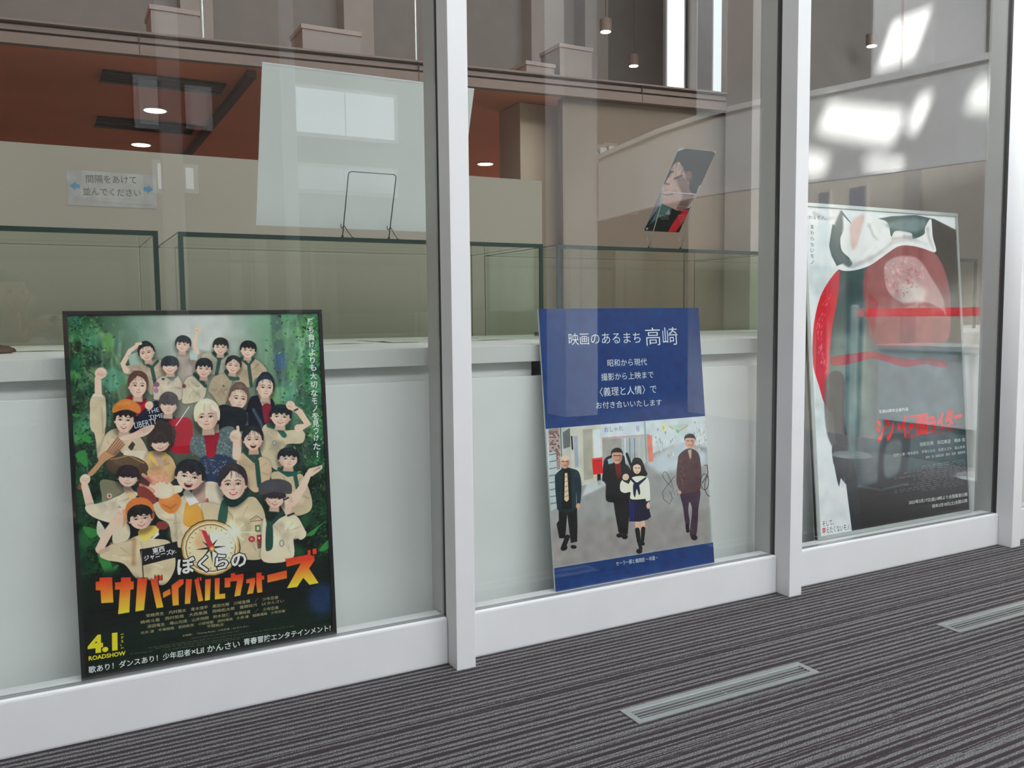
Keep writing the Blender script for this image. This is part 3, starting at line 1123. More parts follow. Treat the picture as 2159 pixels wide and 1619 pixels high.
def face(S, cx, cy, w, h, rot=0.0, skin=SK, hair=(48, 46, 50), style='fringe', mouth='smile', turn=0.0, neck=True, jaw=0.5):
    c, d = math.cos(rot), math.sin(rot)
    rr0 = random.Random(int(cx + cy * 5))

    def T(P):
        return [(cx + u * w / 2 * c - v * h / 2 * d, cy + u * w / 2 * d + v * h / 2 * c) for u, v in P]
    top = {'up': 1.62, 'blond': 1.5}.get(style, 1.42)
    S.ell(cx, cy + h * .1, w * .66, h * .72, (24, 26, 26), rot, a=.45, blur=5)
    if neck:
        S.poly(T([(-.45, .5), (.5, .5), (.62, 1.5), (-.55, 1.5)]), shade(skin, .84), blur=1)
    S.poly(T([(-1.12, .25), (-1.2, -.35), (-1.0, -1.0), (-.45, -top + .03), (.3, -top), (.95, -1.08), (1.2, -.4), (1.12, .3), (.9, .2), (.8, -.5), (-.8, -.5), (-.9, .2)]), hair, sm=True)
    for sgn in (-1, 1):
        if abs(turn) < 0.15 or (turn > 0) == (sgn < 0):
            S.ell(*T([(sgn * 1.0, .08)])[0], w * .07, h * .12, shade(skin, .9), rot)
    S.poly(T([(-.98, -.4), (-.97, .15), (-.86, .5), (-.56, .83), (-.2, 1.0), (.2, 1.0), (.56, .83), (.86, .5), (.97, .15), (.98, -.4), (.7, -.92), (0, -1.05), (-.7, -.92)]), skin, sm=True)
    sd = 1 if turn <= 0 else -1
    S.poly(T([(sd * .98, -.4), (sd * .97, .15), (sd * .86, .5), (sd * .5, .9), (sd * .45, .55), (sd * .62, 0), (sd * .6, -.5)]), shade(skin, .80), a=.55, blur=max(1, int(w / S.fr[2] * S.d / 700 * .06)), sm=True)
    S.poly(T([(-.75, .55), (0, 1.02), (.75, .55), (.3, .78), (-.3, .78)]), shade(skin, .82), a=.45, blur=2)
    for sgn in (-1, 1):
        S.ell(*T([(turn * .5 + sgn * .52, .34)])[0], w * .11, h * .075, (222, 140, 125), rot, a=.35, blur=2)
    S.ell(*T([(tx0 := turn * .45, -.55)])[0], w * .24, h * .14, shade(skin, 1.12), rot, a=.5, blur=3)
    for sgn in (-1, 1):
        S.ell(*T([(tx0 + sgn * .42, .2)])[0], w * .11, h * .09, shade(skin, 1.12), rot, a=.5, blur=2)
        S.ell(*T([(tx0 + sgn * .4, -.1)])[0], w * .15, h * .08, shade(skin, .84), rot, a=.4, blur=2)
    tx = turn * .45
    dk = (44, 34, 36)
    for sgn in (-1, 1):
        ex = tx + sgn * .42
        S.line(T([(ex - .23, -.24 - .02 * sgn), (ex, -.31), (ex + .22, -.24 + .02 * sgn)]), h * .032, (74, 54, 48), a=.8)
        S.ell(*T([(ex, -.02)])[0], w * .088, h * .042, (236, 226, 220), rot)
        S.ell(*T([(ex + turn * .1, -.02)])[0], w * .043, h * .042, dk, rot)
        S.line(T([(ex - .2, .0), (ex - .1, -.075), (ex + .08, -.08), (ex + .2, -.01)]), h * .024, dk)
    S.poly(T([(tx * 1.2 - .03, -.2), (tx * 1.2 + .08, -.1), (tx * 1.2 + .17, .3), (tx * 1.2 + .02, .36), (tx * 1.2 + .04, .1)]), shade(skin, .8), a=.6, blur=1)
    S.line(T([(tx * 1.2 - .13, .33), (tx * 1.2, .37), (tx * 1.2 + .13, .33)]), h * .03, shade(skin, .62), a=.8)
    S.ell(*T([(tx * 1.2 - .02, .2)])[0], w * .03, h * .06, shade(skin, 1.1), rot, a=.6, blur=1)
    m = tx * 1.1
    if mouth == 'smile':
        S.poly(T([(m - .34, .52), (m, .57), (m + .34, .52), (m + .22, .68), (m, .74), (m - .22, .68)]), (170, 70, 70), sm=True)
        S.poly(T([(m - .26, .555), (m, .585), (m + .26, .555), (m + .17, .645), (m - .17, .645)]), (245, 240, 235))
    elif mouth == 'open':
        S.poly(T([(m - .36, .5), (m, .52), (m + .36, .5), (m + .26, .78), (m, .86), (m - .26, .78)]), (190, 95, 90), sm=True)
        S.poly(T([(m - .28, .545), (m, .56), (m + .28, .545), (m + .18, .76), (m, .8), (m - .18, .76)]), (60, 22, 26), sm=True)
        S.poly(T([(m - .25, .55), (m, .565), (m + .25, .55), (m + .2, .62), (m - .2, .62)]), (240, 236, 232))
    else:
        S.line(T([(m - .24, .575), (m - .08, .6), (m + .08, .6), (m + .24, .57)]), h * .028, (165, 88, 84))
        S.line(T([(m - .13, .635), (m + .13, .635)]), h * .03, (205, 130, 122), a=.8)
    low = {'fringe': [(.99, .12), (.9, -.38), (.62, -.25), (.34, -.52), (.08, -.26), (-.2, -.48), (-.46, -.22), (-.72, -.42), (-.92, -.3), (-.99, .12)],
           'heavy': [(1.0, .3), (.9, -.14), (.6, -.02), (.3, -.14), (.0, .0), (-.3, -.13), (-.6, .0), (-.9, -.12), (-1.0, .3)],
           'part': [(1.0, .1), (.93, -.35), (.72, -.62), (.3, -.86), (-.12, -.98), (-.42, -.66), (-.72, -.42), (-.94, -.2), (-1.0, .1)],
           'up': [(1.0, -.1), (.92, -.5), (.6, -.84), (.1, -.92), (-.4, -.86), (-.86, -.56), (-.98, -.1)],
           'blond': [(1.02, .35), (.92, -.25), (.78, -.6), (.4, -.8), (.1, -.88), (-.2, -.62), (-.55, -.3), (-.86, -.1), (-1.02, .4)]}[style]
    S.poly(T([(-1.14, .1), (-1.2, -.4), (-.98, -1.02), (-.45, -top), (.3, -top - .02), (.95, -1.08), (1.2, -.4), (1.14, .1)] + low), hair)
    for _ in range(9):
        u = rr0.uniform(-1.08, 1.08)
        vv = -top * math.sqrt(max(0.02, 1 - (u / 1.2) ** 2))
        S.line(T([(u * .9, vv + .12), (u * 1.05 + rr0.uniform(-.08, .08), vv - .08)]), w * .05, hair, w1=w * .01, cap=False)
    # locks
    rr = random.Random(int(cx * 7 + cy * 3))
    for _ in range(16):
        u = rr.uniform(-.95, .95)
        v0 = -top * math.sqrt(max(0.05, 1 - (u / 1.25) ** 2)) * rr.uniform(.7, .97)
        S.line(T([(u * .6, v0), (u * .9, v0 + .3), (u * 1.02, min(v0 + .75, -.42))]), w * .022, shade(hair, rr.choice([.72, 1.25, 1.45])), a=.5, cap=False)
    S.poly(T([(-.5, -1.28), (.0, -1.36), (.45, -1.24), (.3, -1.08), (-.2, -1.15)]), shade(hair, 1.5), a=.35, blur=2, sm=True)


def hand(S, x, y, r, skin=SK, ang=0.0, kind='fist'):
    if kind == 'fist':
        S.ell(x, y, r, r * .92, skin, ang)
        for k in range(4):
            a = ang - .9 + k * .42
            S.ell(x + r * .62 * math.cos(a), y + r * .62 * math.sin(a), r * .3, r * .2, shade(skin, 1.05), a)
            S.line([(x + r * .3 * math.cos(a + .2), y + r * .3 * math.sin(a + .2)), (x + r * .92 * math.cos(a + .2), y + r * .92 * math.sin(a + .2))], r * .08, shade(skin, .68), a=.8, cap=False)
        S.line([(x - r * .5, y + r * .1), (x + r * .25, y + r * .35)], r * .34, shade(skin, .92))


def shirt(S, P, col, n=5, seed=1):
    S.poly(P, (22, 28, 26), a=.5, blur=5, sm=True)
    S.poly(P, col, sm=True)
    rr = random.Random(seed)
    xs_, ys_ = [p[0] for p in P], [p[1] for p in P]
    cx, cy = sum(xs_) / len(P), sum(ys_) / len(P)
    R_ = min(max(xs_) - min(xs_), max(ys_) - min(ys_))
    for _ in range(7):
        t_ = rr.uniform(.45, .95)
        q_ = P[rr.randrange(len(P))]
        S.ell(q_[0] + (cx - q_[0]) * t_, q_[1] + (cy - q_[1]) * t_, R_ * rr.uniform(.08, .16), R_ * rr.uniform(.1, .2), shade(col, rr.choice([.76, .84, 1.12, 1.16])), rr.uniform(0, 3), a=.45, blur=5)
    for _ in range(n + 4):
        i = rr.randrange(len(P))
        p = P[i]
        t = rr.uniform(.15, .5)
        a = (p[0] + (cx - p[0]) * t, p[1] + (cy - p[1]) * t)
        b = (p[0] + (cx - p[0]) * (t + .5) + rr.uniform(-40, 40), p[1] + (cy - p[1]) * (t + .5) + rr.uniform(-40, 40))
        S.line([a, ((a[0] + b[0]) / 2 + rr.uniform(-20, 20), (a[1] + b[1]) / 2), b], 16, shade(col, rr.choice([.72, .8, 1.14])), a=.6, blur=1, w1=3)
# ================================================================== 1. framed jungle adventure poster
TAN, TAN2, GRN = (190, 170, 142), (205, 188, 162), (52, 84, 76)
A = Sheet((0.018, 0.046, 0.1665), 0.7635, (0.018, 0.121, 1.246), 1000)
yy, xx = np.mgrid[0:A.h, 0:A.w]
U_, V_ = xx / A.w, yy / A.h
base = np.zeros((A.h, A.w, 3))
base[:] = (36, 44, 42)


def wash(S, m, c):
    m = np.clip(m, 0, 1)[..., None]
    S[:] = S * (1 - m) + np.array(c) * m


wash(base, np.exp(-((U_ - .78) / .26) ** 2) * np.clip(1.05 - V_ / .62, 0, 1), (84, 140, 104))
wash(base, np.exp(-((U_ - .16) / .20) ** 2) * np.clip(1.0 - V_ / .6, 0, 1) * .75, (58, 100, 70))
wash(base, np.exp(-((U_ - .30) / .12) ** 2) * np.clip(1.0 - V_ / .3, 0, 1) * .8, (96, 142, 118))
wash(base, np.exp(-((U_ - .50) / .22) ** 2) * np.clip(1.25 - V_ / .30, 0, 1) * 1.1, (186, 192, 188))
wash(base, np.exp(-((U_ - .5) / .36) ** 2) * np.exp(-((V_ - .32) / .2) ** 2) * .5, (150, 140, 120))
wash(base, np.exp(-((U_ - .93) / .07) ** 2 - ((V_ - .86) / .05) ** 2) * .7, (52, 70, 128))
A.a[:] = base
A.frame(0, 0, 1)
rr = random.Random(11)
GC = [(46, 104, 62), (70, 138, 70), (96, 160, 84), (38, 78, 60), (30, 52, 48), (64, 128, 110), (120, 170, 100), (26, 36, 36)]
# dark and pale trunks
A.frame(130, 650, 6.477)
A.poly([(90, 420), (240, 440), (280, 900), (250, 1619), (90, 1619)], (34, 38, 38), a=.8, blur=4)
A.poly([(330, 600), (500, 620), (520, 1100), (400, 1100)], (58, 46, 48), a=.7, blur=3)
A.line([(540, 340), (640, 560), (780, 800), (910, 1000)], 60, (150, 150, 100), a=.75, blur=2, w1=90)
A.line([(590, 420), (700, 700), (840, 980)], 60, (44, 84, 56), a=.8, blur=3)
A.line([(800, 480), (790, 820)], 24, (150, 180, 175), a=.5, blur=2)
A.line([(660, 980), (650, 1600)], 22, (110, 150, 180), a=.5, blur=2)
A.frame(410, 650, 6.477)
A.poly([(1030, 60), (1170, 60), (1240, 700), (1330, 1300), (1190, 1300), (1090, 800)], (74, 96, 92), a=.85, blur=3)
A.poly([(1100, 620), (1230, 600), (1260, 800), (1130, 860)], (58, 88, 150), a=.6, blur=6)
A.poly([(1370, 850), (1520, 900), (1600, 1619), (1420, 1619)], (62, 98, 82), a=.7, blur=5)
for x in (860, 960, 1250, 1420):
    A.line([(x, 80), (x + 30, 600)], 30, (120, 160, 125), a=.35, blur=3)
A.frame(0, 0, 1)
for k in range(230):
    left = rr.random() < .5
    y = rr.uniform(655, 1300)
    x = (140 + abs(rr.gauss(0, 52)) if left else 690 - abs(rr.gauss(0, 60))) + (y - 660) * .04
    if 335 < x < 530 and y < 760:
        continue
    up = max(0.0, 1 - (y - 655) / 420)
    c = rr.choice([(70, 150, 84), (104, 168, 88), (40, 92, 66), (84, 150, 124), (24, 38, 38), (130, 176, 120), (30, 48, 46)] if up > .35 else [(30, 50, 44), (40, 84, 54), (24, 34, 34), (36, 64, 54), (50, 100, 62)])
    A.ell(x, y, rr.uniform(8, 26), rr.uniform(8, 30), c, rr.uniform(0, 3), a=rr.uniform(.25, .6), blur=rr.choice([3, 5, 8]))
for k in range(26):
    x = rr.uniform(150, 300) if k % 2 else rr.uniform(560, 670)
    y = rr.uniform(665, 760)
    A.line([(x, y), (x + rr.uniform(-30, 30), y + rr.uniform(60, 160))], rr.uniform(2, 6), rr.choice([(150, 196, 150), (120, 170, 140), (40, 70, 56)]), a=.3, blur=2)
for k in range(2600):
    side = rr.random()
    y = rr.uniform(662, 1200) if rr.random() < .8 else rr.uniform(1200, 1330)
    if side < .5:
        x = 146 + abs(rr.gauss(0, 44)) + (y - 660) * .05
        if y > 1080:
            x = 160 + abs(rr.gauss(0, 22)) + (y - 660) * .05
    else:
        x = 672 - abs(rr.gauss(0, 46)) + (y - 660) * .045
        if y > 1000:
            x = 690 - abs(rr.gauss(0, 20))
    if 345 < x < 520 and y < 800:
        continue
    c = rr.choice(GC)
    t = rr.uniform(-.9, .9) + (math.pi / 2 if rr.random() < .5 else 0)
    l = rr.uniform(4, 13)
    br = .62 if y > 1000 else (.8 if side < .5 and x < 185 else 1.0)
    A.poly([(x, y), (x + l * .5 * math.cos(t) - 2 * math.sin(t), y + l * .5 * math.sin(t) + 2 * math.cos(t)), (x + l * math.cos(t), y + l * math.sin(t)),
            (x + l * .5 * math.cos(t) + 2 * math.sin(t), y + l * .5 * math.sin(t) - 2 * math.cos(t))], shade(c, br * rr.uniform(.8, 1.15)), a=rr.uniform(.35, .8))
for pts in ([(640, 1130), (655, 1120), (688, 1097), (672, 1112), (660, 1128)], [(672, 1160), (700, 1130), (704, 1140), (690, 1158)], [(205, 1165), (232, 1183), (236, 1215), (220, 1205)],
            [(216, 1210), (250, 1190), (232, 1216)], [(175, 1110), (210, 1120), (190, 1135)], [(158, 960), (180, 950), (184, 985)], [(160, 915), (190, 920), (188, 935)], [(150, 872), (170, 874), (160, 880)]):
    A.poly(pts, (58, 128, 66), sm=True)

A.frame(130, 650, 6.477)
# saluting youth at top left
shirt(A, [(880, 790), (1000, 760), (1180, 720), (1330, 700), (1440, 790), (1420, 950), (1330, 1060), (1240, 1180), (1170, 1100), (1150, 900), (900, 900), (830, 830)], (176, 154, 134), seed=3)
A.line([(1230, 800), (1290, 1090)], 50, GRN)
A.line([(1120, 740), (1230, 810), (1310, 720)], 44, GRN)
A.line([(880, 850), (835, 760), (930, 580), (1060, 490)], 84, SK, w1=50)
A.poly([(905, 640), (1060, 590), (1120, 760), (930, 775)], (150, 172, 158))
face(A, 1160, 610, 196, 200, -.18, style='up', hair=(46, 48, 52), turn=-.2)
A.line([(1080, 480), (1020, 490)], 40, SK)
# raised fist youth
shirt(A, [(1590, 640), (1720, 600), (1870, 590), (1960, 620), (1943, 900), (1820, 900), (1700, 1150), (1600, 1150), (1580, 850)], (160, 148, 136), seed=4)
A.poly([(1740, 570), (1860, 560), (1850, 710), (1760, 700)], (170, 186, 184))
A.line([(1850, 600), (1800, 500), (1850, 330)], 66, SK, w1=40)
hand(A, 1855, 295, 48, ang=-1.5)
face(A, 1655, 500, 184, 180, .12, hair=(44, 46, 50), turn=-.25, mouth='calm')
# top row, right two (frame 2)
A.frame(410, 650, 6.477)
shirt(A, [(100, 640), (280, 600), (430, 600), (450, 760), (400, 900), (260, 900), (100, 900)], (166, 160, 144), seed=5)
A.line([(260, 610), (340, 700), (430, 620)], 50, GRN)
A.line([(340, 700), (300, 900)], 50, GRN)
face(A, 355, 535, 182, 188, .05, hair=(46, 50, 50))
shirt(A, [(560, 780), (640, 690), (780, 680), (900, 740), (990, 870), (830, 960), (760, 1080), (560, 1000)], (184, 160, 134), seed=6)
A.line([(640, 680), (740, 780), (800, 690)], 44, GRN)
A.line([(740, 770), (775, 1060)], 46, GRN)
face(A, 730, 575, 190, 186, .1, hair=(40, 44, 44))
# second row
A.frame(130, 650, 6.477)
shirt(A, [(1255, 1200), (1280, 1010), (1400, 920), (1500, 960), (1590, 930), (1660, 1100), (1620, 1250), (1300, 1250)], (190, 176, 156), seed=7)
A.ell(1295, 1040, 40, 36, (130, 90, 110))
A.ell(1290, 1120, 30, 40, (165, 110, 150))
A.ell(1385, 965, 22, 16, (70, 70, 80))
A.line([(1450, 930), (1500, 985), (1560, 930)], 34, (110, 125, 120))
face(A, 1478, 790, 206, 196, .0, style='heavy', hair=(50, 54, 60))
A.frame(410, 650, 6.477)
shirt(A, [(-160, 1180), (-140, 1010), (-60, 930), (60, 960), (130, 1030), (160, 1110), (100, 1250), (-150, 1300)], (192, 180, 156), seed=8)
A.ell(-142, 1062, 28, 28, (120, 50, 60))
A.ell(40, 1060, 36, 20, (150, 170, 130))
A.line([(0, 900), (150, 1060)], 50, GRN)
face(A, 128, 830, 198, 212, .06, style='fringe', hair=(44, 50, 54))
shirt(A, [(190, 1110), (250, 950), (380, 895), (470, 920), (510, 1010), (480, 1110), (440, 1260), (360, 1340), (250, 1190)], (172, 154, 128), seed=9)
A.line([(430, 860), (500, 960), (590, 960)], 56, (62, 88, 84))
A.ell(395, 1060, 16, 16, (90, 100, 90))
face(A, 528, 785, 186, 196, .14, style='part', hair=(48, 52, 56), mouth='smile')
# brown haired youth in red
A.frame(130, 650, 6.477)
A.poly([(880, 1260), (950, 1190), (1120, 1230), (1180, 1330), (1150, 1500), (1000, 1560)], (172, 38, 54), sm=True)
A.line([(1000, 1230), (1100, 1300), (1150, 1240)], 26, (120, 20, 36))
face(A, 1040, 1060, 238, 290, .04, style='part', hair=(92, 64, 58), mouth='calm', turn=.2)
# jersey youth
A.poly([(990, 1520), (1170, 1340), (1300, 1260), (1400, 1400), (1560, 1500), (1600, 1640), (980, 1640)], (46, 48, 60), sm=True)
A.frame(140, 850, 6.476)
A.poly([(1300, 300), (1370, 250), (1560, 195), (1700, 230), (1725, 420), (1700, 660), (1480, 680), (1380, 560)], (168, 34, 50), sm=True)
A.poly([(930, 220), (1100, 80), (1250, 40), (1380, 200), (1380, 300), (1180, 380), (900, 400)], (44, 46, 58), sm=True)
A.text('THE', (1115, 150), (1270, 110), 55, (196, 202, 210))
A.text('TIME', (1130, 225), (1330, 190), 55, (196, 202, 210))
A.text('LIBERTY', (935, 345), (1240, 280), 80, (190, 198, 206))
hand(A, 1130, 30, 60, ang=-.6)
A.frame(130, 650, 6.477)
face(A, 1458, 1320, 224, 250, .06, style='heavy', hair=(82, 76, 78), mouth='calm')
A.line([(1560, 1600), (1640, 1490), (1740, 1340)], 14, (190, 190, 195))
# right: two in dark jackets
A.frame(410, 650, 6.477)
A.poly([(740, 1260), (860, 1190), (1060, 1240), (1100, 1420), (1040, 1640), (700, 1640)], (40, 44, 54), sm=True)
A.poly([(850, 1150), (1040, 1180), (1035, 1400), (930, 1350)], shade(SK, .9))
A.poly([(925, 1340), (1040, 1320), (1050, 1580), (975, 1600)], (132, 44, 58), sm=True)
A.line([(800, 1380), (900, 1560), (930, 1640)], 34, (92, 104, 128), a=.7, blur=2)
face(A, 965, 1085, 216, 262, .06, style='up', hair=(44, 50, 62), mouth='calm', turn=.25)
A.poly([(320, 1360), (450, 1320), (620, 1430), (760, 1340), (790, 1500), (740, 1660), (300, 1660)], (40, 44, 50), sm=True)
A.line([(690, 1420), (700, 1600)], 70, (88, 98, 112), a=.8, cap=False)
face(A, 598, 1235, 236, 280, .12, style='up', hair=(104, 86, 78), mouth='calm', turn=.3)
# blond youth
A.frame(400, 850, 6.477)
A.poly([(330, 160), (420, 60), (700, 60), (790, 200), (720, 340), (600, 330), (460, 340)], (44, 48, 54), sm=True)
A.poly([(0, 620), (30, 470), (180, 420), (230, 480), (240, 760), (150, 740), (40, 680)], (92, 108, 110), sm=True)
A.poly([(370, 420), (460, 330), (600, 330), (640, 500), (620, 700), (560, 780), (330, 780), (330, 560)], (92, 108, 110), sm=True)
A.poly([(130, 780), (330, 700), (560, 740), (620, 900), (420, 1100), (180, 1100)], (52, 62, 88), sm=True)
rr = random.Random(3)
for _ in range(240):
    x, y = rr.choice([(rr.uniform(30, 220), rr.uniform(470, 720)), (rr.uniform(360, 600), rr.uniform(360, 730)), (rr.uniform(200, 500), rr.uniform(760, 980))])
    A.ell(x, y, rr.uniform(4, 12), rr.uniform(6, 20), rr.choice([(150, 166, 166), (60, 72, 80), (120, 140, 150)]), rr.uniform(0, 3), a=.6, n=8)
A.poly([(205, 410), (400, 390), (370, 560), (340, 720), (240, 735), (215, 560)], (152, 36, 52), sm=True)
A.poly([(220, 340), (400, 280), (400, 400), (250, 420)], shade(SK, .85))
face(A, 235, 190, 300, 330, -.06, style='blond', hair=(212, 198, 168), mouth='calm', turn=-.15)
# right column of youths
shirt(A, [(990, 340), (1100, 290), (1220, 370), (1540, 370), (1540, 540), (1310, 570), (1290, 760), (1200, 920), (970, 700)], (194, 178, 148), seed=12)
A.line([(1080, 300), (1200, 330), (1290, 440)], 70, (44, 100, 86))
A.ell(1155, 540, 26, 34, (110, 130, 160))
A.ell(1155, 540, 14, 20, (194, 178, 148))
A.line([(1480, 340), (1610, 285), (1500, 120), (1410, 60)], 110, SK, w1=80)
face(A, 1240, 190, 256, 240, .08, style='fringe', hair=(42, 48, 52), mouth='smile')
hand(A, 1375, 30, 66, ang=-2.2)
A.line([(1430, 100), (1470, 80)], 26, (60, 60, 60))
shirt(A, [(700, 700), (760, 650), (900, 770), (960, 730), (1090, 800), (1110, 1000), (960, 1190), (850, 1200), (700, 1020), (640, 800)], (194, 168, 136), seed=13)
A.line([(740, 650), (880, 790), (950, 700)], 60, GRN)
A.line([(915, 790), (950, 1130)], 62, (48, 80, 74))
A.line([(640, 720), (650, 500)], 120, SK)
hand(A, 625, 450, 88, ang=-1.2)
A.line([(662, 420), (655, 325)], 42, SK)
face(A, 862, 500, 246, 270, -.04, style='part', hair=(46, 48, 52), mouth='open')
shirt(A, [(1110, 1010), (1220, 930), (1400, 990), (1540, 980), (1670, 1330), (1600, 1500), (1300, 1500)], (188, 168, 138), seed=14)
A.line([(1220, 900), (1340, 980), (1450, 960)], 56, (40, 92, 82))
A.line([(1440, 1000), (1470, 1160)], 54, GRN)
A.line([(1400, 1350), (1540, 1150), (1620, 970)], 130, SK, w1=80)
A.poly([(1590, 1000), (1620, 900), (1720, 870), (1800, 845), (1800, 900), (1710, 970), (1660, 1000)], SK, sm=True)
for k in range(3):
    A.line([(1690 + 30 * k, 930 - 18 * k), (1780, 860 + 16 * k)], 8, shade(SK, .7))
face(A, 1345, 765, 250, 222, .04, style='fringe', hair=(42, 48, 50), mouth='calm', turn=.2)
# raised sleeve and beret youth at left
A.frame(130, 650, 6.477)
A.line([(500, 1180), (495, 960)], 100, SK, w1=90)
hand(A, 535, 885, 84, ang=-.4)
A.poly([(440, 1170), (550, 1180), (600, 1260), (590, 1660), (400, 1660), (395, 1280)], (196, 178, 152), sm=True)
A.poly([(430, 1165), (556, 1180), (560, 1260), (420, 1250)], (206, 196, 184))
A.frame(140, 850, 6.476)
A.poly([(330, -60), (520, -60), (530, 200), (510, 700), (430, 760), (400, 500), (345, 250)], (196, 178, 148), sm=True)
A.line([(480, 60), (500, 400)], 16, shade(TAN, .78), a=.7, blur=1)
shirt(A, [(430, 740), (500, 520), (560, 400), (690, 345), (860, 400), (1000, 460), (1090, 600), (1110, 720), (800, 700), (700, 620), (560, 760)], (196, 176, 148), seed=15)
A.poly([(840, 600), (900, 520), (940, 560), (890, 660)], (70, 62, 60))
A.poly([(800, 640), (1080, 650), (1180, 800), (1100, 860), (760, 760)], (206, 192, 172))
shirt(A, [(1080, 720), (1170, 650), (1370, 690), (1470, 800), (1500, 1000), (1300, 1150), (1150, 1100), (1090, 900)], (196, 160, 112), seed=16)
A.line([(1150, 720), (1240, 830), (1340, 700)], 70, (214, 176, 90))
A.line([(1240, 700), (1290, 820)], 90, shade(SK, .85))
A.ell(1290, 440, 196, 200, (62, 54, 52))
rr = random.Random(8)
for _ in range(40):
    a = rr.uniform(0, 6.3)
    A.ell(1290 + 185 * math.cos(a), 440 + 190 * math.sin(a), rr.uniform(18, 40), rr.uniform(14, 30), (66, 58, 54), rr.uniform(0, 3))
face(A, 1280, 545, 244, 220, -.05, style='heavy', hair=(62, 55, 53), mouth='smile', neck=False)
face(A, 795, 235, 256, 320, .08, style='fringe', hair=(46, 44, 46), mouth='smile', turn=-.1)
A.poly([(636, 130), (640, 40), (760, -50), (900, -40), (1010, 50), (990, 140), (850, 90), (740, 100)], (196, 116, 56), sm=True)
A.line([(700, 20), (860, -10)], 30, (216, 150, 80), a=.6, blur=3)
A.poly([(725, 468), (900, 408), (1050, 330), (1190, 295), (1185, 350), (1085, 440), (900, 490), (780, 512)], SK, sm=True)
for k in range(3):
    A.line([(1030 + 10 * k, 400 + 22 * k - 40), (1180 - 20 * k, 318 + 26 * k)], 7, shade(SK, .72), a=.8)
A.line([(180, 1150), (320, 960)], 62, (120, 78, 58))
A.poly([(300, 960), (430, 800), (440, 735), (560, 640), (665, 720), (530, 795), (360, 985)], (182, 134, 98), sm=True)
for k in range(5):
    A.line([(555 + 26 * k, 660 + 14 * k), (700 + 22 * k, 470 + 22 * k)], 22, (150, 98, 74))
# broad hat youth
A.poly([(470, 1050), (700, 1080), (800, 1200), (520, 1350), (480, 1250)], (120, 118, 96), sm=True)
A.ell(587, 1265, 34, 34, (206, 200, 190))
A.line([(587, 1240), (587, 1290)], 14, (180, 40, 50), cap=False)
A.line([(562, 1265), (612, 1265)], 14, (180, 40, 50), cap=False)
A.line([(320, 1380), (250, 1130)], 120, SK, w1=100)
hand(A, 255, 1040, 76, ang=-.8)
shirt(A, [(262, 1400), (420, 1370), (560, 1330), (720, 1260), (850, 1190), (980, 1240), (860, 1360), (820, 1660), (620, 1640), (400, 1570), (285, 1490)], (204, 190, 166), seed=17)
A.ell(724, 1425, 22, 22, (130, 140, 160))
A.line([(830, 1160), (900, 1270)], 110, shade(SK, .86))
A.poly([(790, 1250), (860, 1200), (960, 1250), (900, 1330)], (208, 176, 130))
A.ell(830, 860, 292, 148, (84, 68, 56), .12)
A.ell(830, 800, 190, 70, (104, 84, 66), .06, a=.8, blur=2)
A.line([(600, 770), (850, 715), (1060, 820)], 10, (186, 150, 96))
face(A, 840, 1015, 262, 240, .06, style='heavy', hair=(52, 46, 50), mouth='smile', neck=False)
# big centre youth reaching to us
A.frame(150, 1050, 6.475)
shirt(A, [(1130, 60), (1420, 60), (1560, -40), (1830, 180), (1840, 420), (1700, 460), (1560, 600), (1500, 680), (1380, 600), (1330, 350), (1180, 260)], (200, 184, 156), n=8, seed=18)
A.line([(1420, 200), (1440, 560)], 26, shade(TAN, .8), a=.6, blur=2)
A.ell(1590, 165, 34, 36, (120, 140, 170))
A.ell(1590, 165, 20, 22, (200, 190, 170))
A.frame(400, 850, 6.477)
A.poly([(-20, 1290), (200, 1080), (420, 1110), (470, 1300), (460, 1660), (-20, 1660)], (208, 196, 174), sm=True)
A.poly([(-30, 1320), (110, 1380), (220, 1660), (-80, 1660)], (214, 154, 66), sm=True)
A.ell(235, 1340, 22, 46, (170, 90, 100), .1)
A.ell(310, 1450, 34, 38, (130, 148, 156))
A.ell(310, 1450, 20, 22, (208, 196, 174))
A.frame(140, 850, 6.476)
A.poly([(1700, 1080), (1890, 1020), (1900, 1350), (1760, 1380)], shade(SK, .8))
A.poly([(1590, 1230), (1640, 1150), (1810, 1350), (1680, 1400)], (230, 222, 212))
face(A, 1680, 1010, 350, 340, .16, style='fringe', hair=(46, 48, 52), mouth='open', neck=False)
A.poly([(1270, 1290), (1500, 1230), (1570, 1340), (1500, 1480), (1400, 1505), (1290, 1420)], (212, 128, 66), sm=True)
A.line([(1310, 1380), (1420, 1440), (1500, 1380)], 14, (160, 80, 40), a=.7)
A.line([(1330, 1200), (1540, 1170)], 150, (232, 196, 172), w1=100)
A.ell(1300, 1170, 180, 132, (224, 176, 150), .25)
A.poly([(1160, 1130), (1330, 1060), (1440, 1150), (1400, 1270), (1220, 1260)], (236, 200, 176), a=.8, blur=3, sm=True)
for (x0, y0), (x1, y1), w_ in (((1190, 1090), (1045, 975), 62), ((1240, 1060), (1150, 945), 64), ((1310, 1050), (1250, 925), 62), ((1370, 1080), (1345, 935), 54), ((1180, 1200), (1010, 1112), 60)):
    A.line([(x0, y0), ((x0 + x1) / 2 + 4, (y0 + y1) / 2), (x1, y1)], w_, (206, 138, 112), w1=w_ * .72)
    A.line([(x0, y0), ((x0 + x1) / 2 + 4, (y0 + y1) / 2)], w_ * .5, (226, 170, 142), a=.6, blur=2)
A.poly([(960, 1080), (1120, 1000), (1180, 1080), (1060, 1140)], (120, 48, 52), a=.55, blur=3)
A.poly([(980, 1140), (1120, 1170), (1240, 1330), (1120, 1380), (980, 1260)], (132, 62, 58), sm=True)
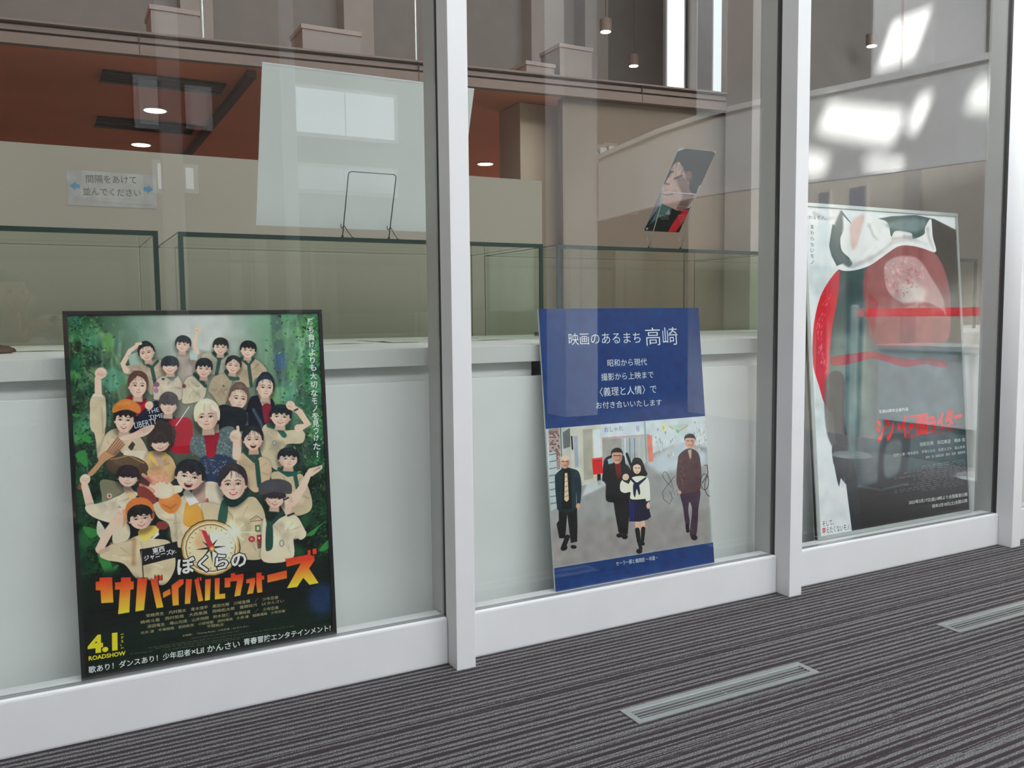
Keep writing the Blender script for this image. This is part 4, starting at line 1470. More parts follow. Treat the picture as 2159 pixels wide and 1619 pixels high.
# right big youth
A.frame(420, 1050, 6.477)
shirt(A, [(60, 60), (330, 90), (700, -20), (820, 60), (890, 200), (920, 430), (915, 720), (850, 830), (650, 840), (540, 780), (480, 700), (120, 400), (60, 250)], (198, 180, 146), n=9, seed=19)
A.frame(400, 850, 6.477)
A.poly([(450, 1260), (560, 1330), (620, 1330), (770, 1200), (835, 1240), (650, 1400), (520, 1400)], GRN, sm=True)
A.poly([(440, 1330), (520, 1400), (490, 1640), (380, 1640)], (54, 92, 78), sm=True)
face(A, 590, 1110, 336, 400, -.04, style='part', hair=(58, 54, 58), mouth='smile', neck=False)
A.frame(420, 1050, 6.477)
A.line([(690, 300), (780, 240), (870, 300)], 10, (110, 96, 84))
A.line([(700, 320), (860, 300)], 8, (150, 60, 60))
A.poly([(760, 370), (835, 365), (838, 460), (765, 462)], (86, 118, 82))
A.poly([(782, 390), (816, 388), (818, 435), (784, 437)], (206, 196, 166))
A.ell(716, 560, 46, 42, (170, 56, 66))
A.ell(716, 560, 22, 20, (210, 130, 120))
A.poly([(785, 505), (850, 500), (855, 600), (788, 605)], (160, 50, 56))
A.ell(818, 545, 16, 16, (220, 200, 190))
A.poly([(790, 615), (850, 590), (862, 680), (800, 690)], (110, 84, 74))
# youth with the grey beret
A.line([(1310, 540), (1440, 470)], 50, SK)
shirt(A, [(880, 270), (960, 340), (1200, 230), (1330, 250), (1410, 370), (1460, 500), (1390, 570), (1290, 550), (1270, 830), (880, 870), (850, 600)], (210, 196, 168), seed=20)
A.poly([(900, 260), (960, 340), (1130, 160), (1170, 200), (990, 380), (920, 350)], (46, 70, 70))
A.poly([(920, 350), (995, 345), (1005, 650), (950, 720), (905, 680)], (44, 78, 70), sm=True)
A.ell(1125, 618, 34, 48, (120, 126, 130))
A.ell(1125, 618, 22, 34, (206, 192, 166))
A.line([(1210, 200), (1215, 60)], 90, SK)
A.line([(1210, 240), (1290, 210)], 26, (56, 56, 60))
A.frame(400, 850, 6.477)
face(A, 1160, 1305, 246, 236, .08, style='heavy', hair=(58, 52, 56), mouth='smile', turn=.1)
A.poly([(945, 1230), (950, 1120), (1060, 1050), (1230, 1035), (1370, 1090), (1395, 1200), (1350, 1240), (1150, 1210), (1000, 1250)], (74, 74, 80), sm=True)
A.line([(1330, 1330), (1350, 1440)], 84, SK)
for k in range(4):
    A.line([(1300 + 26 * k, 1300 - 6 * k), (1330 + 22 * k, 1370 - 8 * k)], 24, shade(SK, 1.03 - .05 * k))
A.line([(1285, 1320), (1345, 1290)], 22, (50, 56, 78))
# front left youth with flag
A.frame(150, 1050, 6.475)
A.poly([(360, 320), (400, 330), (470, 460), (420, 560), (350, 470)], (196, 190, 172), sm=True)
shirt(A, [(390, 770), (560, 620), (750, 580), (950, 500), (1110, 550), (1340, 590), (1420, 800), (1400, 1010), (1250, 1190), (1000, 1090), (880, 1090), (720, 900), (480, 845)], (200, 182, 148), n=9, seed=21)
A.line([(540, 620), (860, 560)], 26, shade(TAN, .74), a=.8, blur=1)
A.line([(860, 560), (850, 900)], 60, (170, 130, 92), a=.7, blur=2)
A.poly([(560, 560), (590, 420), (720, 330), (800, 400), (780, 560), (600, 620)], (206, 192, 166), sm=True)
A.line([(660, 260), (500, 480), (390, 690)], 130, SK, w1=110)
A.ell(395, 700, 66, 60, SK)
A.line([(400, 740), (500, 690)], 60, shade(SK, .86))
hand(A, 672, 195, 70, ang=-.7)
A.poly([(920, 440), (1110, 370), (1200, 440), (1040, 575), (950, 560)], (232, 190, 92), sm=True)
A.poly([(1090, 560), (1190, 445), (1200, 500), (1110, 565)], (216, 210, 204))
A.ell(1240, 375, 82, 56, (132, 62, 58), .1)
A.ell(935, 160, 196, 172, (206, 112, 58), -.1)
face(A, 948, 285, 300, 270, -.14, style='fringe', hair=(46, 46, 46), mouth='smile', neck=False)
A.ell(1120, 240, 20, 46, (180, 80, 60))
A.poly([(700, 160), (745, 150), (750, 330), (700, 420), (715, 250)], (214, 140, 80), a=.8)
A.line([(958, 700), (985, 1080)], 14, (70, 52, 44))
# compass
A.frame(0, 0, 1)
cx, cy = 444, 1155
A.ell(cx, cy, 63, 60, (70, 52, 42))
A.ell(cx, cy, 61, 58, (196, 156, 92))
A.ell(cx, cy, 57, 54, (238, 222, 180))
A.ell(cx, cy, 54, 51, (150, 112, 70))
A.ell(cx, cy, 51, 48, (222, 200, 160))
A.ell(cx + 18, cy - 6, 30, 30, (236, 228, 208), a=.8, blur=6)
A.poly([(cx - 36, cy - 10), (cx - 20, cy - 44), (cx - 4, cy - 10), (cx - 14, cy + 10)], (196, 130, 84), a=.45, blur=5)
for k in range(24):
    a = k * math.pi / 12
    A.line([(cx + 43 * math.cos(a), cy + 41 * math.sin(a)), (cx + 47 * math.cos(a), cy + 45 * math.sin(a))], 1.2, (100, 80, 60), cap=False)
for k in range(8):
    a = k * math.pi / 4 - .12
    r = 33 if k % 2 == 0 else 24
    A.poly([(cx + r * math.cos(a), cy + r * math.sin(a)), (cx + 4 * math.cos(a + .8), cy + 4 * math.sin(a + .8)), (cx, cy), (cx + 4 * math.cos(a - .8), cy + 4 * math.sin(a - .8))], (52, 58, 56))
A.poly([(424, 1117), (434, 1119), (450, 1150), (444, 1158), (438, 1152)], (186, 56, 66))
A.ell(447, 1157, 6, 6, (190, 120, 60))
A.ell(447, 1157, 3, 3, (230, 180, 110))
# glint
for r, al in ((26, .25), (15, .5), (7, .95)):
    A.ell(494, 1122, r, r, (255, 246, 214), a=al, blur=4)
for a, l in ((0.0, 46), (1.57, 36), (.7, 26), (2.4, 26)):
    A.line([(494 - l * math.cos(a), 1122 - l * math.sin(a)), (494, 1122), (494 + l * math.cos(a), 1122 + l * math.sin(a))], 1.8, (255, 240, 190), a=.75, cap=False)
# dark fade under the figures
A.poly([(168, 1215), (240, 1200), (330, 1238), (420, 1225), (560, 1200), (640, 1190), (708, 1160), (712, 1345), (172, 1440)], (34, 42, 40), a=.9, blur=10)
A.poly([(190, 1330), (500, 1290), (700, 1260), (700, 1330), (200, 1430)], (36, 52, 44), a=.5, blur=12)
A.ell(678, 1262, 26, 34, (48, 66, 122), a=.6, blur=12)
# flag
A.frame(150, 1050, 6.475)
A.poly([(935, 700), (1200, 655), (1445, 588), (1472, 800), (1300, 838), (975, 922)], (46, 44, 47))
A.line([(960, 720), (966, 905)], 8, (120, 130, 130))
A.text('東西', (1115, 765), (1282, 725), 82, (222, 224, 226), .02)
A.text('ジャニーズJr.', (1003, 872), (1440, 760), 84, (222, 224, 226), .02)
# title: heavy katakana cut as shapes, red at the top to yellow at the foot
G5 = [[(385, 1085), (560, 1080), (578, 1425), (410, 1435), (400, 1260), (335, 1258), (333, 1140), (385, 1138)],
      [(680, 1085), (815, 1080), (815, 1135), (855, 1135), (855, 1245), (810, 1250), (795, 1560), (640, 1585), (665, 1250), (595, 1250), (598, 1150), (678, 1145)],
      [(905, 1095), (1040, 1095), (995, 1530), (875, 1550)], [(1080, 1110), (1170, 1100), (1260, 1490), (1165, 1505)],
      [(1145, 1060), (1185, 1058), (1188, 1120), (1150, 1122)], [(1200, 1058), (1235, 1055), (1238, 1115), (1203, 1118)],
      [(1250, 1290), (1350, 1235), (1360, 1310), (1255, 1365)], [(1370, 1190), (1480, 1110), (1535, 1105), (1535, 1170), (1465, 1230), (1470, 1460), (1385, 1470), (1370, 1240)],
      [(1565, 1105), (1650, 1105), (1625, 1440), (1550, 1447)], [(1680, 1110), (1740, 1105), (1803, 1400), (1735, 1415)],
      [(1715, 1085), (1740, 1083), (1743, 1130), (1718, 1132)], [(1752, 1080), (1778, 1078), (1780, 1125), (1755, 1128)]]
G6 = [[(80, 1110), (160, 1100), (145, 1390), (75, 1405)], [(210, 1095), (280, 1088), (275, 1310), (355, 1300), (355, 1370), (212, 1385)],
      [(345, 1090), (430, 1085), (430, 1030), (490, 1020), (490, 1050), (605, 1030), (605, 1100), (560, 1330), (478, 1345), (515, 1130), (425, 1140), (425, 1215), (345, 1225)],
      [(640, 1110), (760, 1085), (765, 1140), (735, 1300), (650, 1315), (690, 1160), (640, 1165)],
      [(780, 1020), (850, 1015), (850, 1055), (888, 1060), (888, 1110), (855, 1115), (862, 1285), (790, 1295), (775, 1150)],
      [(928, 1050), (1195, 985), (1198, 1095), (930, 1155)],
      [(1183, 830), (1490, 770), (1570, 790), (1575, 850), (1500, 960), (1630, 1160), (1505, 1185), (1420, 1090), (1335, 1215), (1195, 1232), (1385, 890), (1190, 940)],
      [(1478, 712), (1520, 705), (1520, 780), (1480, 785)], [(1545, 695), (1600, 685), (1602, 760), (1548, 770)]]
for ph in (0, 1):
    for fr_, G in (((150, 1050, 6.475), G5), ((420, 1050, 6.477), G6)):
        A.frame(*fr_)
        for g in G:
            if ph == 0:
                A.line(g + [g[0], g[1]], 26, (40, 26, 28), a=.9, cap=False)
            else:
                mx_ = sum(p[0] for p in g) / len(g)
                top = 1100 if G is G5 else (1075 - max(0, mx_ - 850) * .42)
                A.poly(g, (214, 62, 42), grad=((mx_, top), (mx_ + 8, top + (440 if G is G5 else 330)), (232, 198, 52)))
A.frame(0, 0, 1)
for dx, dy in ((-1.6, -1.6), (1.6, -1.6), (-1.6, 1.6), (1.6, 1.6), (0, 2), (0, -2), (2, 0), (-2, 0)):
    A.text('ぼくらの', (374 + dx, 1213 + dy), (520 + dx, 1195 + dy), 36, (44, 30, 34), .032)
A.text('ぼくらの', (374, 1213), (520, 1195), 36, (226, 230, 234), .030, z=0.0004)
W_ = (196, 204, 202)
vt = list(zip('勝ち負けよりも大切なモノを見つけた', [678, 695, 711, 726, 743, 759, 775, 793, 811, 829, 845, 861, 877.5, 893, 908, 923, 941]))
for ch, y in vt:
    x = 655.5 + (y - 678) * .0475
    k = .72 if ch in 'ちけりモノつ' else 1
    A.text(ch, (x - 7.3 * k, y + 7.2), (x + 7.3 * k, y + 6.6), 14.4 * (.9 if k < 1 else 1), W_, .022)
A.text('!', (667.2, 964), (670.6, 964), 13, W_, .03)
A.text('歌あり！ダンスあり！少年忍者', (187, 1420), (402, 1381.5), 15, W_, .014)
A.text('×Lil かんさい', (404, 1381), (506, 1364), 14.5, W_, .014)
A.text('青春冒険エンタテインメント!', (514, 1361), (697, 1330), 14.5, W_, .016)
YL = (226, 196, 52)
A.text('4.1', (185, 1380), (248, 1371), 39, YL, .055)
A.text('ROADSHOW', (187, 1393), (265, 1381), 9.5, YL, .03)
for ch, y in zip('[FRI]', (1338, 1344, 1352, 1360, 1367)):
    if ch in '[]':
        A.text('-', (254.5, y), (261, y - 1), 1.2, YL)
    else:
        A.text(ch, (256, y + 3), (256.8 if ch == 'I' else 260.5, y + 2.5), 5.6, YL)
CR = (168, 160, 120)
A.frame(160, 1200, 3.855)
for s_, a_, b_, h_ in (('安嶋秀生　内村颯太　青木滉平　黒田光輝　川﨑皇輝　／　少年忍者', (572, 392), (1645, 240), 29),
                       ('嶋﨑斗亜　西村拓哉　大西風雅　岡﨑彪太郎　當間琉巧　Lil かんさい', (527, 445), (1690, 268), 28),
                       ('深田竜生　檜山光成　山井飛翔　鈴木悠仁　長瀬結星　／　少年忍者', (580, 480), (1648, 322), 28),
                       ('元木 湧　平塚翔馬　前田航気　小田将聖　田村海琉　久保 廉　稲葉通陽　少年忍者', (527, 530), (1700, 348), 24),
                       ('平岡祐太', (1065, 478), (1203, 458), 24),
                       ('主題歌：「Shining Road」少年忍者・Lil かんさい', (865, 550), (1402, 470), 17)):
    A.text(s_, a_, b_, h_, CR)
rr = random.Random(4)
for i, (xa, ya, xb, yb) in enumerate([(940, 562, 1330, 500), (590, 640, 1780, 460), (650, 645, 1560, 520), (700, 662, 1350, 560), (440, 690, 620, 668)]):
    x = xa
    while x < xb:
        l = rr.uniform(12, 50)
        y = ya + (yb - ya) * (x - xa) / (xb - xa)
        A.line([(x, y), (min(x + l, xb), y - l * .15)], 5, (130, 128, 96), a=.6, cap=False)
        x += l + rr.uniform(5, 14)

# ================================================================== 2. blue panel with a street photograph
B = Sheet((1.637, 0.050, 0.1660), 0.7835, (1.637, 0.165, 1.244), 1000)
BLUE = (16, 76, 115)
B.a[:] = BLUE
B.frame(1120, 860, 4.048)
Q = [(100, 181), (1540, 64), (1590, 1141), (146, 1376)]
B.poly(Q, (186, 192, 192))
B.poly([(146, 177), (1489, 68), (1492, 300), (1200, 330), (1000, 480), (150, 560)], (196, 204, 206))
B.poly([(150, 880), (420, 640), (900, 440), (1180, 330), (1300, 300), (1498, 340), (1538, 1150), (192, 1368)], (152, 152, 150), blur=3)
B.poly([(980, 470), (1180, 330), (1260, 280), (1300, 300), (1496, 380), (1500, 480), (1100, 560)], (188, 200, 206), a=.85, blur=8)
B.poly([(180, 1000), (1520, 860), (1538, 1150), (192, 1368)], (146, 140, 138), a=.75, blur=14)
B.poly([(146, 180), (240, 172), (250, 520), (160, 560)], (150, 132, 128))
rr = random.Random(2)
for r in range(16):
    for c_ in range(5):
        B.poly([(150 + c_ * 19 + (r % 2) * 9, 200 + r * 15), (164 + c_ * 19 + (r % 2) * 9, 199 + r * 15), (164 + c_ * 19 + (r % 2) * 9, 209 + r * 15), (150 + c_ * 19 + (r % 2) * 9, 210 + r * 15)], rr.choice([(120, 88, 82), (168, 150, 144), (96, 74, 72), (180, 170, 166)]))
B.poly([(150, 380), (210, 370), (222, 560), (222, 850), (170, 880)], (176, 186, 188))
for y in range(400, 860, 60):
    B.line([(156, y), (216, y - 12)], 8, (104, 114, 116))
B.poly([(236, 172), (330, 165), (345, 560), (260, 600)], (178, 180, 172))
B.line([(250, 172), (262, 520)], 8, (84, 100, 104))
B.poly([(268, 210), (330, 170), (335, 330), (275, 350)], (108, 114, 112))
B.poly([(330, 165), (590, 143), (610, 600), (480, 650), (350, 690)], (192, 190, 176))
B.poly([(360, 240), (395, 238), (405, 500), (375, 510)], (150, 162, 176))
B.poly([(440, 185), (520, 180), (530, 600), (450, 620)], (166, 164, 148))
B.poly([(525, 185), (588, 182), (600, 460), (540, 470)], (206, 214, 218))
B.line([(345, 245), (352, 350)], 14, (50, 50, 54))
B.poly([(590, 145), (985, 112), (990, 235), (600, 250)], (198, 206, 214))
B.poly([(604, 252), (1010, 222), (1010, 240), (604, 268)], (184, 160, 158))
B.poly([(604, 266), (770, 258), (775, 460), (610, 470)], (158, 156, 148))
for y in range(280, 460, 16):
    B.line([(608, y), (770, y - 8)], 2, (140, 138, 130))
B.poly([(770, 255), (990, 236), (1000, 470), (780, 480)], (170, 176, 176))
for x in (800, 840, 880, 920, 960):
    B.line([(x, 260), (x + 4, 470)], 9, rr.choice([(120, 134, 150), (194, 186, 160), (206, 212, 216)]))
B.poly([(988, 236), (1030, 232), (1042, 458), (1000, 462)], (214, 130, 112))
B.line([(968, 120), (985, 470)], 12, (140, 156, 164))
B.ell(1133, 165, 22, 28, (222, 222, 140))
B.poly([(1170, 150), (1340, 130), (1330, 180), (1250, 205), (1190, 185)], (176, 196, 184))
B.line([(1180, 160), (1260, 200), (1335, 150)], 8, (214, 140, 134))
B.ell(1250, 200, 14, 14, (110, 190, 130))
for _ in range(70):
    x, y = rr.uniform(1040, 1230), rr.uniform(150, 400)
    if rr.random() < .5:
        x = rr.uniform(1380, 1485)
        y = rr.uniform(110, 400)
    B.poly([(x, y), (x + rr.uniform(5, 16), y), (x + 10, y + rr.uniform(10, 40)), (x, y + 20)], rr.choice([(120, 136, 146), (170, 190, 196), (214, 170, 150), (220, 226, 228), (140, 160, 150)]), a=.7)
B.text('おしゃれ', (625, 210), (785, 196), 46, (104, 134, 150))
B.text('号', (895, 206), (925, 203), 50, (120, 130, 170))
B.poly([(625, 440), (690, 402), (770, 400), (800, 440), (800, 640), (640, 650), (612, 560)], (52, 60, 64), sm=True)
B.poly([(650, 440), (700, 420), (700, 470), (660, 480)], (150, 176, 180))
B.poly([(518, 432), (606, 420), (612, 556), (530, 570)], (206, 44, 48))
B.poly([(518, 432), (606, 420), (607, 436), (519, 448)], (226, 84, 80))
B.line([(540, 452), (585, 446)], 8, (150, 20, 26))
B.poly([(562, 566), (592, 562), (596, 654), (566, 660)], (40, 44, 50))
B.poly([(480, 640), (610, 610), (640, 660), (430, 760)], (196, 204, 204), a=.8, blur=3)


def walker(S, hx, hy, hr, hair, bald=False):
    S.ell(hx, hy + hr * .1, hr * .74, hr, (196, 152, 132))
    if bald:
        S.ell(hx, hy - hr * .62, hr * .66, hr * .46, (214, 184, 160))
    else:
        S.poly([(hx - hr * .8, hy + hr * .0), (hx - hr * .82, hy - hr * .7), (hx - hr * .3, hy - hr * 1.15), (hx + hr * .4, hy - hr * 1.15), (hx + hr * .82, hy - hr * .6), (hx + hr * .8, hy), (hx + hr * .62, hy - hr * .5), (hx - hr * .6, hy - hr * .5)], hair, sm=True)
    for sg in (-1, 1):
        S.line([(hx + sg * hr * .3 - hr * .15, hy - hr * .08), (hx + sg * hr * .3 + hr * .15, hy - hr * .08)], hr * .1, (60, 44, 42))
    S.line([(hx - hr * .22, hy + hr * .58), (hx + hr * .22, hy + hr * .58)], hr * .1, (150, 86, 80))
    S.poly([(hx + hr * .4, hy - hr * .4), (hx + hr * .74, hy), (hx + hr * .5, hy + hr * .8), (hx + hr * .2, hy + hr)], (150, 108, 94), a=.5, blur=1)


K = (46, 48, 54)
# bald man in dark suit
B.poly([(235, 860), (390, 845), (395, 1000), (392, 1140), (338, 1152), (306, 900), (300, 1000), (290, 1112), (240, 1112), (216, 990), (236, 960)], K)
B.line([(310, 1100), (270, 1200)], 40, (34, 34, 38))
B.ell(285, 1195, 26, 20, (38, 34, 36), -.6)
B.ell(362, 1186, 26, 16, (52, 46, 46), .1)
B.poly([(252, 525), (290, 505), (340, 515), (405, 545), (428, 650), (422, 790), (405, 822), (385, 815), (384, 700), (376, 870), (240, 880), (214, 790), (202, 600), (215, 560)], (62, 72, 76), sm=True)
B.poly([(278, 530), (330, 520), (340, 560), (346, 860), (262, 866), (268, 600)], (26, 26, 30))
B.poly([(286, 556), (308, 554), (322, 780), (304, 802), (282, 786)], (206, 186, 156))
for k in range(5):
    B.line([(288, 590 + k * 42), (314, 578 + k * 42)], 7, (160, 130, 100))
B.ell(400, 836, 18, 24, (196, 152, 132))
walker(B, 288, 460, 52, K, True)
# man with glasses behind
B.poly([(700, 790), (840, 760), (836, 900), (824, 1078), (770, 1078), (745, 1060), (716, 900)], (42, 42, 46))
B.ell(752, 1088, 26, 18, (30, 28, 30))
B.ell(798, 1098, 26, 22, (34, 30, 32))
B.poly([(660, 490), (715, 468), (770, 462), (830, 500), (850, 560), (846, 780), (760, 800), (690, 806), (638, 780), (636, 640), (606, 620), (615, 540)], (56, 56, 60), sm=True)
B.poly([(712, 476), (764, 468), (770, 560), (742, 610), (722, 560)], (108, 44, 50))
walker(B, 732, 412, 60, (50, 46, 46))
B.line([(704, 408), (760, 406)], 5, (40, 36, 36))
# man at right
B.poly([(1278, 710), (1435, 690), (1426, 860), (1418, 1010), (1402, 1090), (1352, 1082), (1372, 880), (1350, 800), (1340, 880), (1352, 960), (1346, 1010), (1318, 1000), (1296, 850)], (80, 70, 78), sm=True)
B.line([(1330, 1000), (1336, 1050)], 30, (38, 34, 36))
B.ell(1390, 1105, 28, 24, (44, 38, 38), .3)
B.poly([(1262, 400), (1325, 350), (1385, 352), (1430, 395), (1446, 480), (1452, 580), (1446, 660), (1430, 700), (1290, 730), (1262, 700), (1240, 640), (1240, 560), (1250, 450)], (92, 76, 78), sm=True)
B.poly([(1335, 360), (1368, 352), (1366, 420), (1354, 440)], (186, 166, 140))
for _ in range(60):
    x, y = rr.uniform(1255, 1320), rr.uniform(440, 690)
    B.ell(x, y, 6, 9, rr.choice([(116, 94, 86), (76, 60, 62)]), a=.5, n=8)
B.ell(1266, 722, 14, 20, (196, 152, 132))
walker(B, 1353, 285, 55, (42, 38, 38))
# girl in sailor uniform
B.line([(815, 392), (862, 520)], 22, (44, 46, 52))
B.poly([(868, 438), (900, 424), (940, 440), (972, 520), (988, 575), (900, 596), (846, 600), (850, 520)], (34, 30, 34), sm=True)
B.line([(905, 960), (912, 1050)], 42, (206, 168, 148), cap=False)
B.line([(948, 955), (955, 1040)], 40, (206, 168, 148), cap=False)
B.line([(905, 1040), (918, 1130), (935, 1200)], 40, (30, 30, 36), w1=28)
B.line([(956, 1030), (948, 1150)], 36, (30, 30, 36), w1=26)
B.ell(922, 1222, 26, 22, (44, 34, 34), -.2)
B.ell(952, 1160, 18, 14, (40, 32, 32))
B.poly([(845, 775), (985, 768), (1004, 850), (1022, 930), (985, 955), (920, 970), (836, 968), (834, 880)], (38, 42, 66))
for k in range(7):
    B.line([(860 + k * 18, 790), (848 + k * 25, 962)], 3, (70, 78, 124), a=.8)
B.poly([(834, 800), (880, 790), (880, 968), (836, 968)], (60, 72, 120), a=.6)
B.poly([(858, 596), (900, 582), (965, 582), (1000, 610), (1012, 690), (1012, 790), (985, 800), (968, 760), (965, 776), (850, 778), (846, 720), (800, 726), (762, 706), (758, 650), (780, 616), (830, 640)], (222, 218, 196), sm=True)
B.ell(902, 515, 34, 48, (222, 184, 162))
B.poly([(864, 500), (880, 455), (920, 450), (940, 500), (930, 490), (905, 478), (880, 488)], (34, 30, 34))
B.line([(888, 512), (898, 512)], 5, (50, 36, 36))
B.line([(912, 512), (924, 512)], 5, (50, 36, 36))
B.line([(896, 545), (910, 545)], 5, (170, 90, 86))
B.poly([(848, 590), (900, 640), (985, 585), (978, 606), (912, 668), (900, 668), (846, 612)], (44, 54, 76))
B.poly([(872, 650), (912, 640), (930, 720), (918, 740), (900, 690), (886, 760), (872, 730)], (40, 50, 78), sm=True)
hand(B, 806, 590, 30, ang=-1)
B.line([(790, 620), (830, 640)], 14, (56, 60, 70))
B.ell(998, 835, 16, 26, (214, 176, 154))
B.line([(985, 800), (1010, 795)], 8, (60, 64, 76))
# autograph and bicycle
INK = (66, 78, 84)
for P in ([(1125, 560), (1140, 542), (1160, 560), (1190, 620), (1215, 690), (1160, 640), (1125, 590), (1120, 565)], [(1230, 575), (1160, 660), (1120, 720), (1130, 780), (1180, 822), (1205, 770), (1170, 690), (1190, 740), (1215, 690), (1222, 740), (1240, 700), (1250, 745), (1275, 735)]):
    B.line(P, 4, INK, cap=False)
for cx_, cy_, r_ in ((1524, 665, 44), (1480, 630, 34)):
    for t in np.linspace(0, 2 * math.pi, 26)[:-1]:
        B.line([(cx_ + r_ * math.cos(t), cy_ + 2 * r_ * math.sin(t)), (cx_ + r_ * math.cos(t + .25), cy_ + 2 * r_ * math.sin(t + .25))], 5, (60, 60, 62), cap=False)
B.line([(1478, 490), (1500, 486), (1508, 560), (1460, 640)], 6, (60, 60, 62))
# cover everything outside the photograph with the blue again
B.frame(0, 0, 1)


def fpt(x, y):
    return (1120 + x / 4.048, 860 + y / 4.048)


q = [fpt(*p) for p in Q]
B.poly([(1100, 600), (1560, 600), (1560, q[1][1]), q[1], q[0], (1100, q[0][1] + 4)], BLUE)
B.poly([(1100, q[3][1] + 6), q[3], q[2], (1560, q[2][1] - 4), (1560, 1290), (1100, 1300)], BLUE)
TW = (206, 218, 224)
B.text('映画のあるまち', (1199.7, 727.5), (1351, 723.5), 25, TW, -.004)
B.text('高崎', (1362, 729), (1429.5, 726.5), 38, TW, -.006)
B.text('昭和から現代', (1281, 773), (1364, 770), 15, TW, -.002)
B.text('撮影から上映まで', (1268, 803), (1378, 797), 15.5, TW, -.002)
B.text('〈義理と人情〉で', (1265, 836), (1384.5, 829), 19, TW, -.002)
B.text('お付き合いいたします', (1257, 862), (1395, 855), 14.5, TW, -.002)
B.text('セーラー服と機関銃 －卒業－', (1299, 1193), (1387, 1180), 9.5, TW, -.002)

# ================================================================== 3. tall poster: abstract red disc, drapery and dark column
C = Sheet((3.068, 0.084, 0.1665), 1.122, (3.068, 0.2175, 1.727), 640)
C.a[:] = (204, 212, 213)
C.frame(1659, 400, 4.048)
C.poly([(180, 640), (340, 640), (420, 700), (330, 900), (200, 900)], (188, 198, 200), a=.7, blur=6)
C.poly([(480, 690), (420, 700), (300, 880), (240, 1090), (220, 1300), (226, 1500), (270, 1660), (340, 1860), (460, 1900), (700, 1700), (640, 700)], (200, 50, 66), sm=True)
rr = random.Random(6)
for _ in range(60):
    a = rr.uniform(2.4, 3.9)
    C.ell(640 + 400 * math.cos(a) * rr.uniform(.85, .97), 1250 - 600 * math.sin(a) * .9 * rr.uniform(.9, 1), 5, 16, (222, 120, 130), .3, a=.5, n=8)
C.poly([(700, 260), (900, 225), (1100, 215), (1260, 250), (1452, 350), (1470, 700), (1490, 1300), (1540, 1700), (1600, 3200), (600, 3300), (520, 2700), (420, 2200), (400, 1950), (350, 1700), (362, 1500), (370, 1350),
        (390, 1150), (420, 1000), (450, 820), (450, 700), (380, 560), (362, 480), (380, 350), (400, 240), (470, 180), (560, 300)], (74, 92, 92), sm=False)
C.poly([(1240, 250), (1450, 350), (1470, 700), (1500, 1300), (1380, 1300), (1330, 900), (1250, 500)], (46, 58, 62), blur=3)
C.poly([(400, 1230), (650, 1210), (740, 1250), (720, 2100), (480, 2100), (350, 1750)], (98, 122, 118), a=.8, blur=12)
C.poly([(760, 1240), (1380, 1290), (1440, 1500), (1440, 2300), (700, 2300), (680, 1700)], (112, 120, 130), a=.45, blur=16)  # soft grey block paints the desk's mirror image into the print
C.poly([(690, 660), (900, 500), (1080, 470), (1280, 560), (1380, 800), (1400, 1100), (1370, 1280), (1200, 1330), (760, 1320), (690, 1100), (650, 850)], (140, 82, 84), blur=3, sm=True)
C.poly([(700, 880), (780, 960), (740, 1240), (690, 1100)], (150, 40, 52), a=.8, blur=4)
C.poly([(830, 700), (850, 620), (960, 568), (1120, 590), (1240, 760), (1330, 920), (1360, 1080), (1320, 1020), (1180, 960), (980, 960), (860, 860)], (176, 138, 138), blur=2, sm=True)
C.poly([(960, 820), (1080, 780), (1200, 860), (1160, 960), (980, 960)], (204, 196, 188), a=.8, blur=8)
for _ in range(90):
    a, r = rr.uniform(0, 6.3), rr.uniform(.2, 1)
    C.ell(1000 + 180 * r * math.cos(a), 740 + 160 * r * math.sin(a), rr.uniform(5, 22), rr.uniform(4, 13), rr.choice([(214, 186, 186), (186, 70, 84), (160, 110, 112)]), rr.uniform(0, 3), a=.4, n=8)
C.poly([(380, 1430), (560, 1400), (730, 1380), (880, 1420), (1060, 1450), (1200, 1440), (1350, 1470), (1340, 1520), (1180, 1490), (1000, 1510), (860, 1470), (720, 1440), (560, 1480), (400, 1500)], (146, 54, 66), sm=True)
rr = random.Random(31)
for _ in range(70):
    x, y = rr.uniform(420, 1420), rr.uniform(620, 2500)
    C.ell(x, y, rr.uniform(30, 110), rr.uniform(20, 90), rr.choice([(60, 74, 76), (120, 134, 136), (150, 156, 160), (96, 84, 88)]), rr.uniform(0, 3), a=.18, blur=8)
# white drapery
C.poly([(190, 180), (420, 170), (470, 210), (560, 300), (560, 270), (640, 190), (760, 240), (860, 280), (890, 400), (930, 350), (1060, 370), (1075, 420), (1170, 380), (1180, 320), (1230, 250), (1245, 400), (1272, 530), (1160, 500), (1060, 478), (950, 484),
        (820, 570), (700, 650), (560, 690), (460, 686), (430, 650), (540, 600), (470, 520), (455, 420), (470, 350), (400, 300), (330, 280), (240, 300)], (214, 216, 214), sm=True)
C.poly([(440, 220), (470, 180), (480, 330), (450, 420), (460, 520), (560, 620), (520, 660), (400, 560), (366, 480), (390, 350)], (92, 104, 106), blur=3, sm=True)
C.poly([(540, 300), (590, 230), (660, 220), (640, 330), (600, 470), (560, 520), (540, 420)], (206, 176, 166), a=.9, blur=4, sm=True)
C.line([(580, 640), (760, 560), (900, 450), (1060, 420)], 26, (176, 176, 174), a=.8, blur=4)
C.line([(640, 580), (780, 440), (860, 400)], 20, (232, 232, 230), a=.9, blur=3)
C.line([(900, 420), (1060, 400)], 22, (184, 160, 158), a=.8, blur=3)
for P_ in ([(230, 200), (330, 250), (420, 240)], [(700, 300), (740, 400), (800, 440)], [(1000, 400), (1100, 430), (1200, 470)], [(560, 660), (700, 600), (820, 520)], [(1200, 330), (1215, 420), (1250, 500)]):
    C.line(P_, 30, (158, 160, 162), a=.7, blur=4, w1=10)
